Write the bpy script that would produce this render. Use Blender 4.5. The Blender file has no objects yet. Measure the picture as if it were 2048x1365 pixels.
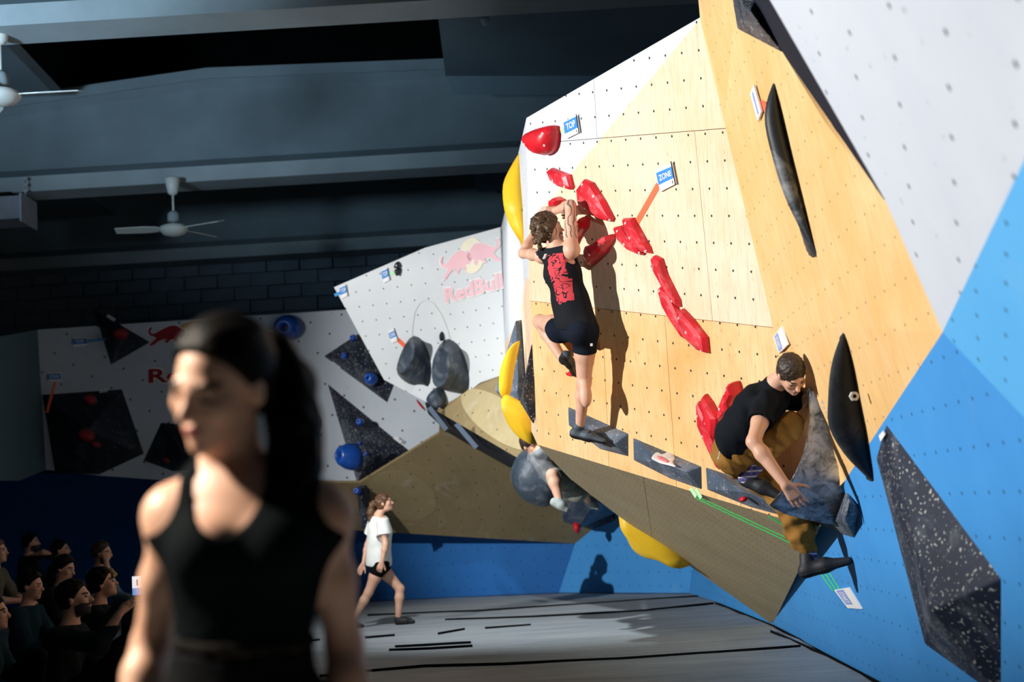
import bpy, bmesh, math, random
import numpy as np
from mathutils import Vector, Matrix, noise as mnoise

random.seed(7); np.random.seed(7)
SC = bpy.context.scene
COL = SC.collection

# ------------------------------------------------------------------ camera
LENS, FPX, CX, CY = 50.0, 50.0/36.0*2048.0, 1024.0, 682.5
CAM = Vector((0, 0, 1.305)); PITCH = math.radians(6.76); ROLL = 0.060
_r0 = Vector((1, 0, 0)); _f0 = Vector((0, math.cos(PITCH), math.sin(PITCH))); _u0 = _r0.cross(_f0)
RIGHT = _r0*math.cos(ROLL) - _u0*math.sin(ROLL)
UP = _u0*math.cos(ROLL) + _r0*math.sin(ROLL)
FWD = _f0
cam_d = bpy.data.cameras.new('camera'); cam = bpy.data.objects.new('camera', cam_d); COL.objects.link(cam)
cam_d.lens = LENS; cam_d.sensor_width = 36.0; cam_d.clip_end = 200
cam_d.dof.use_dof = True; cam_d.dof.focus_distance = 10.6; cam_d.dof.aperture_fstop = 1.8
m = Matrix((RIGHT, UP, -FWD)).transposed().to_4x4(); m.translation = CAM
cam.matrix_world = m
SC.camera = cam

# ------------------------------------------------------------------ world, lamps, exposure
W = bpy.data.worlds.new('world'); SC.world = W; W.use_nodes = True
W.node_tree.nodes['Background'].inputs[0].default_value = (0.40, 0.60, 0.85, 1)
W.node_tree.nodes['Background'].inputs[1].default_value = 0.06
SC.view_settings.view_transform = 'Standard'; SC.view_settings.look = 'None'
SC.view_settings.exposure = 0.0; SC.view_settings.gamma = 1.0
SC.view_settings.use_curve_mapping = False

def spot(name, loc, target, watts, size_deg, blend, radius, col):
    d = bpy.data.lights.new(name, 'SPOT'); d.energy = watts; d.spot_size = math.radians(size_deg)
    d.spot_blend = blend; d.shadow_soft_size = radius; d.color = col
    o = bpy.data.objects.new(name, d); COL.objects.link(o); o.location = loc
    o.rotation_euler = (Vector(target)-Vector(loc)).to_track_quat('-Z', 'Y').to_euler()
    return o
# stage lamps high on the left side of the hall (lamp body and added spill-blocking plates built below), one over the walkway, and added spots for the beams and the front woman
KEY = Vector((-9.0, 7.2, 4.3)); KEY_AZ = math.radians(20)
spot('stage_lamp_key', KEY, KEY+Vector((math.cos(KEY_AZ), math.sin(KEY_AZ), -.14)), 7500, 96, 0.30, 0.04, (1.0, 0.98, 0.96))
spot('stage_lamp_front', (0.2, 1.2, 5.2), (1.8, 17.0, 0.8), 700, 29, 0.8, 0.05, (0.97, 0.98, 1.0))
spot('mat_light', (-2.0, 12.4, 6.1), (0.9, 17.4, 0.0), 1700, 62, 0.9, 0.10, (0.93, 0.97, 1.0))
spot('beam_fill_light', (-7.6, 8.2, 4.3), (-3.4, 20.0, 11.2), 3200, 62, 0.9, 0.5, (0.60, 0.82, 1.0))  # fill spot added to brighten beams and roof, no known lamp there
spot('front_woman_fill', (-2.7, 2.5, 3.2), (-0.5, 2.6, 1.35), 1150, 60, 0.5, 0.10, (1.0, 0.90, 0.76))  # spot added for the front woman alone, its source unseen

# ------------------------------------------------------------------ geometry helpers
def ray(px, py):
    return FWD + RIGHT*((px-CX)/FPX) + UP*((CY-py)/FPX)
def C(px, py, d):
    """point seen at photo pixel (px,py) at depth d"""
    return CAM + ray(px, py)*d
def cv(x, y, z):
    """camera-space direction to world"""
    return RIGHT*x + UP*y + FWD*z
class Plane:
    def __init__(s, p, n, u=None):
        s.p = Vector(p); s.n = Vector(n).normalized()
        if s.n.dot(s.p-CAM) > 0: s.n = -s.n
        if u is None:
            u = Vector((0, 0, 1)).cross(s.n)
        u = Vector(u); u = (u - s.n*u.dot(s.n)).normalized()
        s.u = u; s.v = s.n.cross(u).normalized()
        if s.v.z < 0: s.v = -s.v
        s.c = s.n.dot(s.p)
    @staticmethod
    def of(a, b, c, u=None):
        a, b, c = Vector(a), Vector(b), Vector(c)
        return Plane(a, (b-a).cross(c-a), u)
    def at(s, px, py, h=0.0):
        r = ray(px, py); t = (s.c + h - s.n.dot(CAM))/s.n.dot(r)
        return CAM + r*t
    def depth(s, px, py, h=0.0):
        return (s.at(px, py, h)-CAM).dot(FWD)
    def uv(s, q):
        q = Vector(q)-s.p
        return (q.dot(s.u), q.dot(s.v))
FLOOR = Plane((0, 0, 0), (0, 0, 1), (1, 0, 0))
def yplane(y): return Plane((0, y, 0), (0, -1, 0))

def link(o, parent=None):
    COL.objects.link(o)
    if parent is not None:
        o.parent = parent
        o.matrix_parent_inverse = parent.matrix_world.inverted()
    return o
def tag(o, label=None, cat=None, group=None, kind=None):
    if label: o['label'] = label
    if cat: o['category'] = cat
    if group: o['group'] = group
    if kind: o['kind'] = kind
    return o
def empty(name, loc, label=None, cat=None, group=None):
    o = bpy.data.objects.new(name, None); o.empty_display_size = 0.1
    COL.objects.link(o); o.location = loc
    o.matrix_world = Matrix.Translation(Vector(loc))
    return tag(o, label, cat, group)
def mesh(name, V, F, mats, parent=None, smooth=False, fmat=None, uvf=None):
    """world-space vertices -> one object whose origin is the mesh centre"""
    V = [Vector(v) for v in V]
    lo = Vector((min(v.x for v in V), min(v.y for v in V), min(v.z for v in V)))
    hi = Vector((max(v.x for v in V), max(v.y for v in V), max(v.z for v in V)))
    o0 = (lo+hi)/2
    me = bpy.data.meshes.new(name)
    me.from_pydata([v-o0 for v in V], [], [tuple(f) for f in F])
    if not isinstance(mats, (list, tuple)): mats = [mats]
    for mm in mats: me.materials.append(mm)
    if fmat is not None: me.polygons.foreach_set('material_index', list(fmat))
    if uvf is not None:
        lay = me.uv_layers.new(name='UVMap')
        for l in me.loops: lay.data[l.index].uv = uvf(V[l.vertex_index])
    if smooth: me.polygons.foreach_set('use_smooth', [True]*len(me.polygons))
    me.update()
    o = bpy.data.objects.new(name, me); o.matrix_world = Matrix.Translation(o0)
    COL.objects.link(o)
    if parent is not None:
        mw = o.matrix_world.copy(); o.parent = parent
        o.matrix_parent_inverse = parent.matrix_world.inverted(); o.matrix_world = mw
    return o
def slab_geo(P, n, t):
    """front polygon P (world) extruded by t against n"""
    n = Vector(n).normalized(); k = len(P); P = [Vector(p) for p in P]
    nn = Vector((0, 0, 0))
    for i in range(k): nn += (P[i]-P[0]).cross(P[(i+1) % k]-P[0])
    if nn.dot(n) < 0: P = P[::-1]
    V = P + [p-n*t for p in P]
    F = [tuple(range(k)), tuple(range(2*k-1, k-1, -1))] + [(i, i+k, (i+1) % k + k, (i+1) % k) for i in range(k)]
    return V, F
def slab(name, plane, pts, t, mat, parent=None, h=0.0, uvplane=None):
    """pts: pixels on the plane (or world points)"""
    P = [plane.at(p[0], p[1], h) if len(p) == 2 else Vector(p) for p in pts]
    V, F = slab_geo(P, plane.n, t)
    up = uvplane or plane
    return mesh(name, V, F, mat, parent, uvf=up.uv)
def box_geo(c, ax, ay, az):
    c = Vector(c); ax, ay, az = Vector(ax), Vector(ay), Vector(az)
    V = [c+ax*i+ay*j+az*k for i in (-1, 1) for j in (-1, 1) for k in (-1, 1)]
    F = [(0, 1, 3, 2), (4, 6, 7, 5), (0, 4, 5, 1), (2, 3, 7, 6), (0, 2, 6, 4), (1, 5, 7, 3)]
    return V, F
def join(*geos):
    V, F = [], []
    for v, f in geos:
        o = len(V); V += list(v); F += [tuple(i+o for i in q) for q in f]
    return V, F
def frame_of(d):
    d = Vector(d).normalized(); a = Vector((0, 0, 1)) if abs(d.z) < .9 else Vector((1, 0, 0))
    x = a.cross(d).normalized(); return x, d.cross(x), d
def tube_geo(P, R, n=8, cap=True):
    P = [Vector(p) for p in P]; V, F = [], []
    if not isinstance(R, (list, tuple)): R = [R]*len(P)
    x, y, _ = frame_of(P[1]-P[0])
    for i, p in enumerate(P):
        d = (P[min(i+1, len(P)-1)]-P[max(i-1, 0)]).normalized()
        x = (x-d*x.dot(d)).normalized(); y = d.cross(x)
        for k in range(n):
            a = 2*math.pi*k/n; V.append(p+(x*math.cos(a)+y*math.sin(a))*R[i])
    for i in range(len(P)-1):
        for k in range(n):
            F.append((i*n+k, i*n+(k+1) % n, (i+1)*n+(k+1) % n, (i+1)*n+k))
    if cap:
        F.append(tuple(range(n-1, -1, -1))); F.append(tuple(range((len(P)-1)*n, len(P)*n)))
    return V, F
def lathe_geo(o, axis, prof, n=24):
    x, y, d = frame_of(axis); o = Vector(o); V, F = [], []
    for r, z in prof:
        for k in range(n):
            a = 2*math.pi*k/n; V.append(o+d*z+(x*math.cos(a)+y*math.sin(a))*max(r, 1e-4))
    for i in range(len(prof)-1):
        for k in range(n):
            F.append((i*n+k, i*n+(k+1) % n, (i+1)*n+(k+1) % n, (i+1)*n+k))
    F.append(tuple(range(n-1, -1, -1))); F.append(tuple(range((len(prof)-1)*n, len(prof)*n)))
    return V, F
def clip(P, p0, nn):
    """keep the part of polygon P (world) with (p-p0).nn >= 0"""
    out = []
    for i in range(len(P)):
        a, b = P[i], P[(i+1) % len(P)]; da, db = (a-p0).dot(nn), (b-p0).dot(nn)
        if da >= 0: out.append(a)
        if da*db < 0: out.append(a+(b-a)*(da/(da-db)))
    return out

# ------------------------------------------------------------------ materials
def new_mat(name):
    mt = bpy.data.materials.new(name); mt.use_nodes = True
    nt = mt.node_tree; return mt, nt, nt.nodes, nt.links, nt.nodes['Principled BSDF']
def rgba(c): return (c[0], c[1], c[2], 1)
def mixc(nt, fac, a, b, blend='MIX'):
    n = nt.nodes.new('ShaderNodeMix'); n.data_type = 'RGBA'; n.blend_type = blend
    for sock, v in ((n.inputs['Factor'], fac), (n.inputs['A'], a), (n.inputs['B'], b)):
        s = sock
        if sock.name == 'A': s = n.inputs[6]
        if sock.name == 'B': s = n.inputs[7]
        if sock.name == 'Factor': s = n.inputs[0]
        if hasattr(v, 'is_output'): nt.links.new(v, s)
        else: s.default_value = rgba(v) if isinstance(v, (tuple, list)) else v
    return n.outputs[2]
def noise(nt, vec, scale, detail=3, rough=.55, dist=0.0):
    n = nt.nodes.new('ShaderNodeTexNoise'); n.inputs['Scale'].default_value = scale
    n.inputs['Detail'].default_value = detail; n.inputs['Roughness'].default_value = rough
    n.inputs['Distortion'].default_value = dist
    if vec is not None: nt.links.new(vec, n.inputs['Vector'])
    return n.outputs['Fac']
def ramp(nt, fac, lo, hi, inv=False):
    n = nt.nodes.new('ShaderNodeMapRange'); n.inputs[1].default_value = lo; n.inputs[2].default_value = hi
    n.inputs[3].default_value = 1.0 if inv else 0.0; n.inputs[4].default_value = 0.0 if inv else 1.0
    nt.links.new(fac, n.inputs[0]); return n.outputs[0]
def math_n(nt, op, a, b=None):
    n = nt.nodes.new('ShaderNodeMath'); n.operation = op
    for i, v in enumerate((a, b)):
        if v is None: continue
        if hasattr(v, 'is_output'): nt.links.new(v, n.inputs[i])
        else: n.inputs[i].default_value = v
    return n.outputs[0]
def vmap(nt, vec, scale, rot=0.0, loc=(0, 0, 0)):
    n = nt.nodes.new('ShaderNodeMapping'); n.inputs['Scale'].default_value = scale
    n.inputs['Rotation'].default_value = (0, 0, rot); n.inputs['Location'].default_value = loc
    nt.links.new(vec, n.inputs['Vector']); return n.outputs[0]
def uvsock(nt):
    return nt.nodes.new('ShaderNodeTexCoord').outputs['UV']
def objsock(nt):
    return nt.nodes.new('ShaderNodeTexCoord').outputs['Object']
def dots(nt, uv, gx, gy, r, rot=0.0, off=(0, 0, 0)):
    """grid of bolt holes: 1 inside a hole; uv in metres"""
    p = vmap(nt, uv, (1, 1, 1), rot, off)
    def vm(op, a, b=None):
        n = nt.nodes.new('ShaderNodeVectorMath'); n.operation = op
        nt.links.new(a, n.inputs[0])
        if b is not None: n.inputs[1].default_value = b
        return n
    q = vm('DIVIDE', p, (gx, gy, 1)).outputs[0]
    q = vm('FRACTION', q).outputs[0]; q = vm('SUBTRACT', q, (.5, .5, 0)).outputs[0]
    q = vm('MULTIPLY', q, (gx, gy, 0)).outputs[0]
    l = vm('LENGTH', q).outputs['Value']
    return ramp(nt, l, r*.75, r*1.15, inv=True)
def panel_mat(name, base, alt=None, grain=0.0, grain_rot=0.0, speck=0.5, hole=(.19, .19, .012), rough=.6, hole_rot=0.0, chalk=0.0, specscale=38, patch=.25):
    mt, nt, N, L, B = new_mat(name); uv = uvsock(nt)
    alt = alt or tuple(x*.86 for x in base)
    f = noise(nt, uv, 1.1, 4, .6); col = mixc(nt, math_n(nt, 'MULTIPLY', ramp(nt, f, .35, .7), patch*4 if patch < .25 else 1.0), base, alt)
    if grain > 0:
        g = noise(nt, vmap(nt, uv, (14, 1.2, 1), grain_rot), 3.0, 5, .65, .4)
        col = mixc(nt, math_n(nt, 'MULTIPLY', ramp(nt, g, .45, .72), grain), col, tuple(x*y for x, y in zip(base, (.72, .6, .45))))
        g2 = noise(nt, vmap(nt, uv, (90, 9, 1), grain_rot), 1.0, 3, .6)
        col = mixc(nt, math_n(nt, 'MULTIPLY', ramp(nt, g2, .68, .74), grain*.9), col, tuple(x*y for x, y in zip(base, (.42, .36, .3))))
    if speck > 0:
        s = noise(nt, vmap(nt, uv, (1, .55, 1), .5), specscale, 2, .5)
        col = mixc(nt, math_n(nt, 'MULTIPLY', ramp(nt, s, .70, .74), speck), col, tuple(x*.45 for x in base))
    if chalk > 0:
        c = noise(nt, uv, 2.3, 5, .7, .6)
        col = mixc(nt, math_n(nt, 'MULTIPLY', ramp(nt, c, .58, .78), chalk), col, (.62, .62, .62))
    if hole:
        d = dots(nt, uv, hole[0], hole[1], hole[2], hole_rot)
        col = mixc(nt, d, col, (.012, .014, .02))
    L.new(col, B.inputs['Base Color']); B.inputs['Roughness'].default_value = rough
    B.inputs['Specular IOR Level'].default_value = .3
    return mt
def plain(name, col, rough=.6, var=.15, scale=6, metal=0.0, spec=.4, emit=None, estr=0.0, bump=0.0, bscale=60):
    mt, nt, N, L, B = new_mat(name); ob = objsock(nt)
    f = noise(nt, ob, scale, 4, .6)
    c = mixc(nt, ramp(nt, f, .3, .7), tuple(x*(1-var) for x in col), tuple(min(1, x*(1+var)) for x in col))
    L.new(c, B.inputs['Base Color']); B.inputs['Roughness'].default_value = rough
    B.inputs['Metallic'].default_value = metal; B.inputs['Specular IOR Level'].default_value = spec
    if emit: B.inputs['Emission Color'].default_value = rgba(emit); B.inputs['Emission Strength'].default_value = estr
    if bump > 0:
        b = nt.nodes.new('ShaderNodeBump'); b.inputs['Strength'].default_value = bump; b.inputs['Distance'].default_value = .01
        L.new(noise(nt, ob, bscale, 3, .6), b.inputs['Height']); L.new(b.outputs[0], B.inputs['Normal'])
    return mt
def volume_mat(name, base, specks=.9, chalk=.35, rough=.55, sscale=42, thr=.72, scol=(.6, .62, .6), cscale=2.2):
    """painted volume: dark skin, pale paint flecks, chalk smears"""
    mt, nt, N, L, B = new_mat(name); ob = objsock(nt)
    f = noise(nt, ob, 2.5, 4, .6)
    col = mixc(nt, ramp(nt, f, .3, .7), tuple(x*.75 for x in base), tuple(x*1.3 for x in base))
    c = noise(nt, ob, cscale, 6, .72, .7)
    col = mixc(nt, math_n(nt, 'MULTIPLY', ramp(nt, c, .5, .78), chalk), col, (.5, .53, .56))
    s = noise(nt, ob, sscale, 1, .4)
    col = mixc(nt, math_n(nt, 'MULTIPLY', ramp(nt, s, thr, thr+.02), specks), col, scol)
    L.new(col, B.inputs['Base Color']); B.inputs['Roughness'].default_value = rough
    B.inputs['Specular IOR Level'].default_value = .35
    return mt

PLY = (.70, .47, .235)
M_PLY_LOW = panel_mat('plywood_honey', (.79, .55, .29), (.70, .38, .13), grain=.75, hole=(.19, .19, .0100), speck=.75, specscale=30)
M_PLY_TOP = panel_mat('plywood_pale', (.80, .635, .48), (.74, .52, .33), grain=.6, hole=(.19, .19, .0100), speck=.7, specscale=30)
M_PLY_R = panel_mat('plywood_amber', (.80, .55, .27), (.74, .43, .15), grain=.6, hole=(.19, .19, .007), speck=.25, chalk=.25)
M_WHITE = panel_mat('paint_white_speckled', (.62, .65, .69), (.57, .61, .65), hole=(.19, .19, .0100), speck=.55, specscale=34)
M_WHITE_R = panel_mat('paint_white_close', (.58, .62, .68), (.54, .58, .65), hole=(.36, .27, .0130), speck=.6, specscale=20, hole_rot=0.0)
M_WHITE_N = panel_mat('paint_white_clean', (.64, .68, .70), (.60, .64, .67), hole=(.2, .2, .010), speck=.2)
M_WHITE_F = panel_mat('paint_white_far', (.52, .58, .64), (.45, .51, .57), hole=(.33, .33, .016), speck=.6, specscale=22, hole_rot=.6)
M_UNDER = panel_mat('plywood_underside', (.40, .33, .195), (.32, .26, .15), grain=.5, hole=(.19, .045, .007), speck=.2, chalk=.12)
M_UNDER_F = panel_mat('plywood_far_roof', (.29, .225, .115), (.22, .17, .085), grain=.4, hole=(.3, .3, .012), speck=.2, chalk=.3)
M_INLAY = panel_mat('plywood_inlay', (.46, .385, .22), (.40, .33, .18), grain=.4, hole=(.3, .3, .012), speck=.1, chalk=.3)
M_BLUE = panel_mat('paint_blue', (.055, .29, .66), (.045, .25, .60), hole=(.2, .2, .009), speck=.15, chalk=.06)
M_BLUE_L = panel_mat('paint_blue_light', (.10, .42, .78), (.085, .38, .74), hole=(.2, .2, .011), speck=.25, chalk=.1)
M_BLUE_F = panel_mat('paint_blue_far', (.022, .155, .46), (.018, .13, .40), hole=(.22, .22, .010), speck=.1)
M_NAVY = volume_mat('volume_navy_flecked', (.014, .020, .038), .85, .30, sscale=52, thr=.665, scol=(.45, .46, .40))
M_VOL = volume_mat('volume_slate', (.065, .09, .13), .8, .5, sscale=60, thr=.71)
M_VOLD = volume_mat('volume_black', (.008, .011, .018), .35, .12)
M_PAD = volume_mat('pad_black', (.013, .017, .022), .0, .10, rough=.8)
M_GREY = volume_mat('hold_slate_smooth', (.030, .045, .065), .0, .38, rough=.5, cscale=3.0)
M_CHALK = volume_mat('hold_chalked', (.045, .06, .085), .5, 1.0, rough=.6, sscale=70, thr=.66, cscale=4.5)
M_RED = plain('hold_red', (.60, .012, .022), .38, .25, 9, spec=.5)
M_REDS = volume_mat('hold_red_chalky', (.56, .014, .026), .0, .40, rough=.4, cscale=7)
M_YEL = plain('hold_yellow', (.80, .50, .02), .5, .08, 3)
M_HBLUE = plain('hold_blue', (.012, .085, .42), .3, .2, 5, spec=.5)
M_BOLT = plain('bolt_dark', (.03, .03, .035), .5)
M_BOLTW = plain('bolt_bright', (.75, .75, .75), .4)
M_CONC = plain('concrete', (.16, .21, .24), .85, .18, .8, spec=.2)
M_CONCW = plain('concrete_pale', (.29, .35, .38), .85, .12, 1.2, spec=.2)
M_DECK = plain('roof_dark', (.008, .009, .010), .9, .3, 1, spec=.05)
M_SLAB = plain('roof_slab', (.14, .20, .24), .9, .1, .6, spec=.1)
M_FANW = plain('fan_enamel', (.62, .66, .64), .4, .05)
M_BRICK = plain('block_brick', (.13, .17, .21), .9, .2, 1.5, spec=.1)
M_MORTAR = plain('block_joint', (.075, .10, .125), .95, .2, 2, spec=.05)
M_SIGNW = plain('sign_white', (.80, .80, .80), .5, .03)
M_SIGNB = plain('sign_blue', (.035, .23, .62), .5, .05)
M_SIGNB2 = plain('sign_blue_pale', (.25, .33, .66), .5, .05)
M_TAPEG = plain('tape_green', (.06, .70, .16), .5, .05)
M_TAPEGP = plain('tape_green_pale', (.45, .78, .42), .5, .05)
M_TAPEO = plain('tape_orange', (.85, .14, .055), .5, .05)
M_STRIP = plain('strip_slate', (.07, .10, .15), .6, .1)
M_TAPEB = plain('tape_blue', (.05, .28, .60), .5, .05)
M_BLACK = plain('seam_black', (.006, .006, .007), .95, .2, spec=.05)
M_PINK = plain('print_pink_overexposed', (.80, .50, .55), .6, .04)  # red print turned pink: strong light's washout put into the colour
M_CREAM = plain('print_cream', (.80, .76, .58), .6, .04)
M_LOGOR = plain('print_red', (.30, .010, .02), .6, .1)
M_LOGOY = plain('print_yellow', (.62, .30, .015), .6, .08)
# ================================================================== planes of the climbing wall
HV = cv(-0.597, .091, 1.0); VV = cv(-.1, 1.0, -.15)
PM = Plane(C(1160, 640, 11.6), HV.cross(VV), -HV)                 # main plywood face
c0, c2 = PM.at(1449, 247), PM.at(1545, 650)
p1 = C(1885, 665, 6.0)
PR = Plane.of(c0, c2, p1)                                          # amber face running towards the camera
WA, WB = cv(.175, -.102, -.11), cv(.055, .167, -.11)
bA = FLOOR.at(1545, 1250); bB = FLOOR.at(1760, 1365)
PB = Plane.of(p1, bA, bB)                                          # blue foot of the wall
PW = Plane.of(p1, PB.at(2048, 835), C(1540, 0, 6.06), WA)           # close white face
eL = PM.at(1075, 890); eR = PM.at(1600, 1052)
PU = Plane.of(eL, PM.at(1550, 1034), bA + Vector((0, 0, .02)))     # brown underside
nA, nC, nD, nF = C(668, 575, 18.6), C(1000, 455, 17.6), C(1012, 745, 18.2), C(878, 818, 18.6)
PN = Plane.of(nA, nC, nF)                                          # printed white prow
PF = yplane(20.6)                                                  # far white wall
PK = Plane.of(C(720, 968, 20.4), C(878, 868, 19.6), C(1150, 1088, 21.6))
kbl = PK.at(560, 1053)
zb = FLOOR.at(1118, 1186)

def structure(o): o['kind'] = 'structure'; return o

# ---- main face: plywood sheets with open joints, the upper left corner painted white
wall_main = structure(empty('wall_main', PM.at(1300, 1000)))
out = [PM.at(*p) for p in ((1053, 236), (1400, 35), (1449, 247), (1545, 650), (1600, 1052), (1550, 1034), (1075, 890), (1058, 560))]
def lineM(a, b, pl=None):
    pl = pl or PM
    A, Bq = pl.at(*a), pl.at(*b); d = (Bq-A).normalized()
    return A, pl.n.cross(d).normalized()
rows = [lineM((1095, 285), (1450, 257)), lineM((1065, 603), (1540, 655))]
cols = [lineM((1191, 220), (1216, 440)), lineM((1390, 270), (1425, 641))]
paint = lineM((1400, 38), (1066, 440))
GAP = .0022
def bands(poly, lines):
    cur, res = poly, []
    for A, n in lines:
        a = clip(cur, A + n*GAP, n); b = clip(cur, A - n*GAP, -n)
        # n may point either way: the part holding the previous side is emitted first
        res.append(a); cur = b
    res.append(cur); return res
def orient(lines, ref):
    o = []
    for A, n in lines: o.append((A, n if (ref-A).dot(n) > 0 else -n))
    return o
top_ref, left_ref = PM.at(1250, 100), PM.at(1060, 300)
rowL = orient(rows, top_ref)
colsets = [[lineM((1191, 220), (1194, 275))], [lineM((1390, 270), (1425, 641)), ], [lineM((1205, 640), (1216, 880)), lineM((1330, 640), (1352, 960))]]
whiteside = orient([paint], left_ref)[0]
for r, band in enumerate(bands(out, rowL)):
    for cell in bands(band, orient(colsets[r], left_ref)):
        if len(cell) < 3: continue
        a = clip(cell, whiteside[0], whiteside[1]); b = clip(cell, whiteside[0], -whiteside[1])
        V, F, fm = [], [], []
        for poly, mi in ((a, 0), (b, 1)):
            if len(poly) < 3: continue
            v, f = slab_geo(poly, PM.n, .03); o = len(V); V += v; F += [tuple(i+o for i in q) for q in f]; fm += [mi]*len(f)
        mesh('panel', V, F, [M_WHITE, M_PLY_LOW if r == 2 else M_PLY_TOP], wall_main, fmat=fm, uvf=PM.uv)
V, F = slab_geo([p - PM.n*.032 for p in out], PM.n, .02); mesh('backing', V, F, M_BLACK, wall_main)

# ---- left return of the main face
LQ = [PM.at(1053, 236), PM.at(1058, 560), PM.at(1075, 890), C(1040, 850, 14.0), nD, nC]
wall_return = structure(empty('wall_return', PM.at(1075, 890)))
PL = Plane.of(PM.at(1056, 300), PM.at(1066, 800), C(1006, 600, 17.9))
a = [PM.at(1053, 236), PM.at(1058, 560), C(1046, 555, 12.8), C(1030, 640, 14.6), C(1008, 690, 18.0), nC]
b = [PM.at(1058, 560), PM.at(1075, 890), nD, C(1008, 690, 18.0), C(1030, 640, 14.6), C(1046, 555, 12.8)]
for P, mt in ((a, M_WHITE), (b, M_PLY_TOP)):
    P = [p - PL.n*(PL.n.dot(p)-PL.c) if i not in (0, 1) else p for i, p in enumerate(P)]
    V, F = slab_geo(P, PL.n, .03); mesh('panel', V, F, mt, wall_return, uvf=PL.uv)

# ---- amber face on the right, its top fold and its foot
wall_right = structure(empty('wall_right', PR.at(1600, 1000)))
slab('panel', PR, [(1449, 247), (1466, 60), (1458, -30), (1560, -30), (1770, 400), (1885, 665), (1545, 650)], .03, M_PLY_R, wall_right)
qa, qb, qc = PB.at(1690, 962), PB.at(1640, 1054), eR
PR2 = Plane.of(c2, p1, qb)
V, F = slab_geo([c2, p1, qa, qb, qc], PR2.n, .03); mesh('panel', V, F, M_PLY_R, wall_right, uvf=PR.uv)
PT = Plane.of(PM.at(1400, 35), c0, PR.at(1466, 60))
V, F = slab_geo([PM.at(1400, 35), c0, PR.at(1466, 60), PR.at(1458, -30), PM.at(1394, -30)], PT.n, .03)
mesh('panel', V, F, M_PLY_R, wall_right, uvf=PT.uv)

# ---- close white face with its light blue corner
wall_close = structure(empty('wall_close', PW.at(1885, 665)))
slab('panel', PW, [(1540, 0), (1528, -25), (2120, -25), (2120, 170), (1885, 665), (1770, 400)], .05, M_WHITE_R, wall_close)
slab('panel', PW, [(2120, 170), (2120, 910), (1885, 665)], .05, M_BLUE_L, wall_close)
# ---- blue foot
wall_foot = structure(empty('wall_foot', bA))
fend = FLOOR.at(2300, 1655)
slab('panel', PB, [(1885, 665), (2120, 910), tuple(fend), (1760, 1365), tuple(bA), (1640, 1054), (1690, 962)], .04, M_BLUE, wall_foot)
# ---- brown underside
wall_underside = structure(empty('wall_underside', bA))
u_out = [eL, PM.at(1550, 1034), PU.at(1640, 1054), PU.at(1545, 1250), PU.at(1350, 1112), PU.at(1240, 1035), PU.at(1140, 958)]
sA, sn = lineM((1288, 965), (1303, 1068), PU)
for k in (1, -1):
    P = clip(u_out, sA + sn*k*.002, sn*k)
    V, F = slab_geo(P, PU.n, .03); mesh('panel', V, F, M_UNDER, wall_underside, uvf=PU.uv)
# ---- printed prow on the left and its underside
wall_prow = structure(empty('wall_prow', nF))
PN2 = Plane.of(PN.at(850, 496), PN.at(905, 700), nC + (CAM-nC).normalized()*.25)
slab('panel', PN, [(668, 575), (850, 496), (905, 690), (930, 790), (878, 818), (768, 760)], .03, M_WHITE_N, wall_prow)
slab('panel', PN2, [(850, 496), (1000, 455), (1012, 748), (960, 766), (930, 790), (905, 690)], .03, M_WHITE_N, wall_prow)
arc = [(826, 700), (825, 660), (830, 625), (840, 607), (853, 600), (868, 607), (884, 630), (896, 660), (903, 690)]
V, F = [], []
for k, p in enumerate(arc):
    q = PN.at(p[0], p[1], .004); V += [q-PN.u*.004, q+PN.u*.004]
    if k: F.append((2*k-2, 2*k-1, 2*k+1, 2*k))
mesh('scuff_line', V, F, plain('scuff_grey', (.36, .38, .40), .8), wall_prow)
uA, uB = PN.at(878, 818), PN2.at(960, 766)
PNU = Plane.of(uA, PN2.at(1012, 748), C(1060, 930, 16.6))
wall_prow_underside = structure(empty('wall_prow_underside', PNU.at(1000, 880)))
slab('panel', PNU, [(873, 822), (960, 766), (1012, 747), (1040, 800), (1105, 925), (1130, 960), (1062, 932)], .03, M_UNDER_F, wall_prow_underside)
inl = []
for k in range(40):
    t = 2*math.pi*k/40; ca, sa = math.cos(.62), math.sin(.62)
    x, y = 92*math.cos(t), 38*math.sin(t); inl.append((1000+x*ca-y*sa, 840+x*sa+y*ca))
slab('inlay', PNU, inl, .012, M_INLAY, wall_prow_underside, h=.012)

# ---- far wall: white top, brown roof, blue foot
wall_far = structure(empty('wall_far', FLOOR.at(700, 1205)))
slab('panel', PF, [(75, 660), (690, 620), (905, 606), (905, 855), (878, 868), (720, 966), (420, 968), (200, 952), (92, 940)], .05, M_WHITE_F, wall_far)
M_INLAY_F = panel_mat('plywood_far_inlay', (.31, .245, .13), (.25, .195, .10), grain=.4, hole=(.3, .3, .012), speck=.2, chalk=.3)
wall_far_roof = structure(empty('wall_far_roof', zb))
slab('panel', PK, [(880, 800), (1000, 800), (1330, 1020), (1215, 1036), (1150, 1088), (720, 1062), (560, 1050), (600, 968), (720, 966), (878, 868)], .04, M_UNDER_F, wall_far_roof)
inl = []
for k in range(40):
    t = 2*math.pi*k/40; ca, sa = math.cos(.35), math.sin(.35)
    x, y = 70*math.cos(t), 46*math.sin(t); inl.append((806+x*ca-y*sa, 992+x*sa+y*ca))
slab('inlay', PK, inl, .01, M_INLAY_F, wall_far_roof, h=.003)
blue_a = FLOOR.at(-80, 1238); blue_b = FLOOR.at(1118, 1186)
PZ = Plane.of(blue_a, blue_b, PK.at(1150, 1088))
wall_far_foot = structure(empty('wall_far_foot', blue_b))
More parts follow.
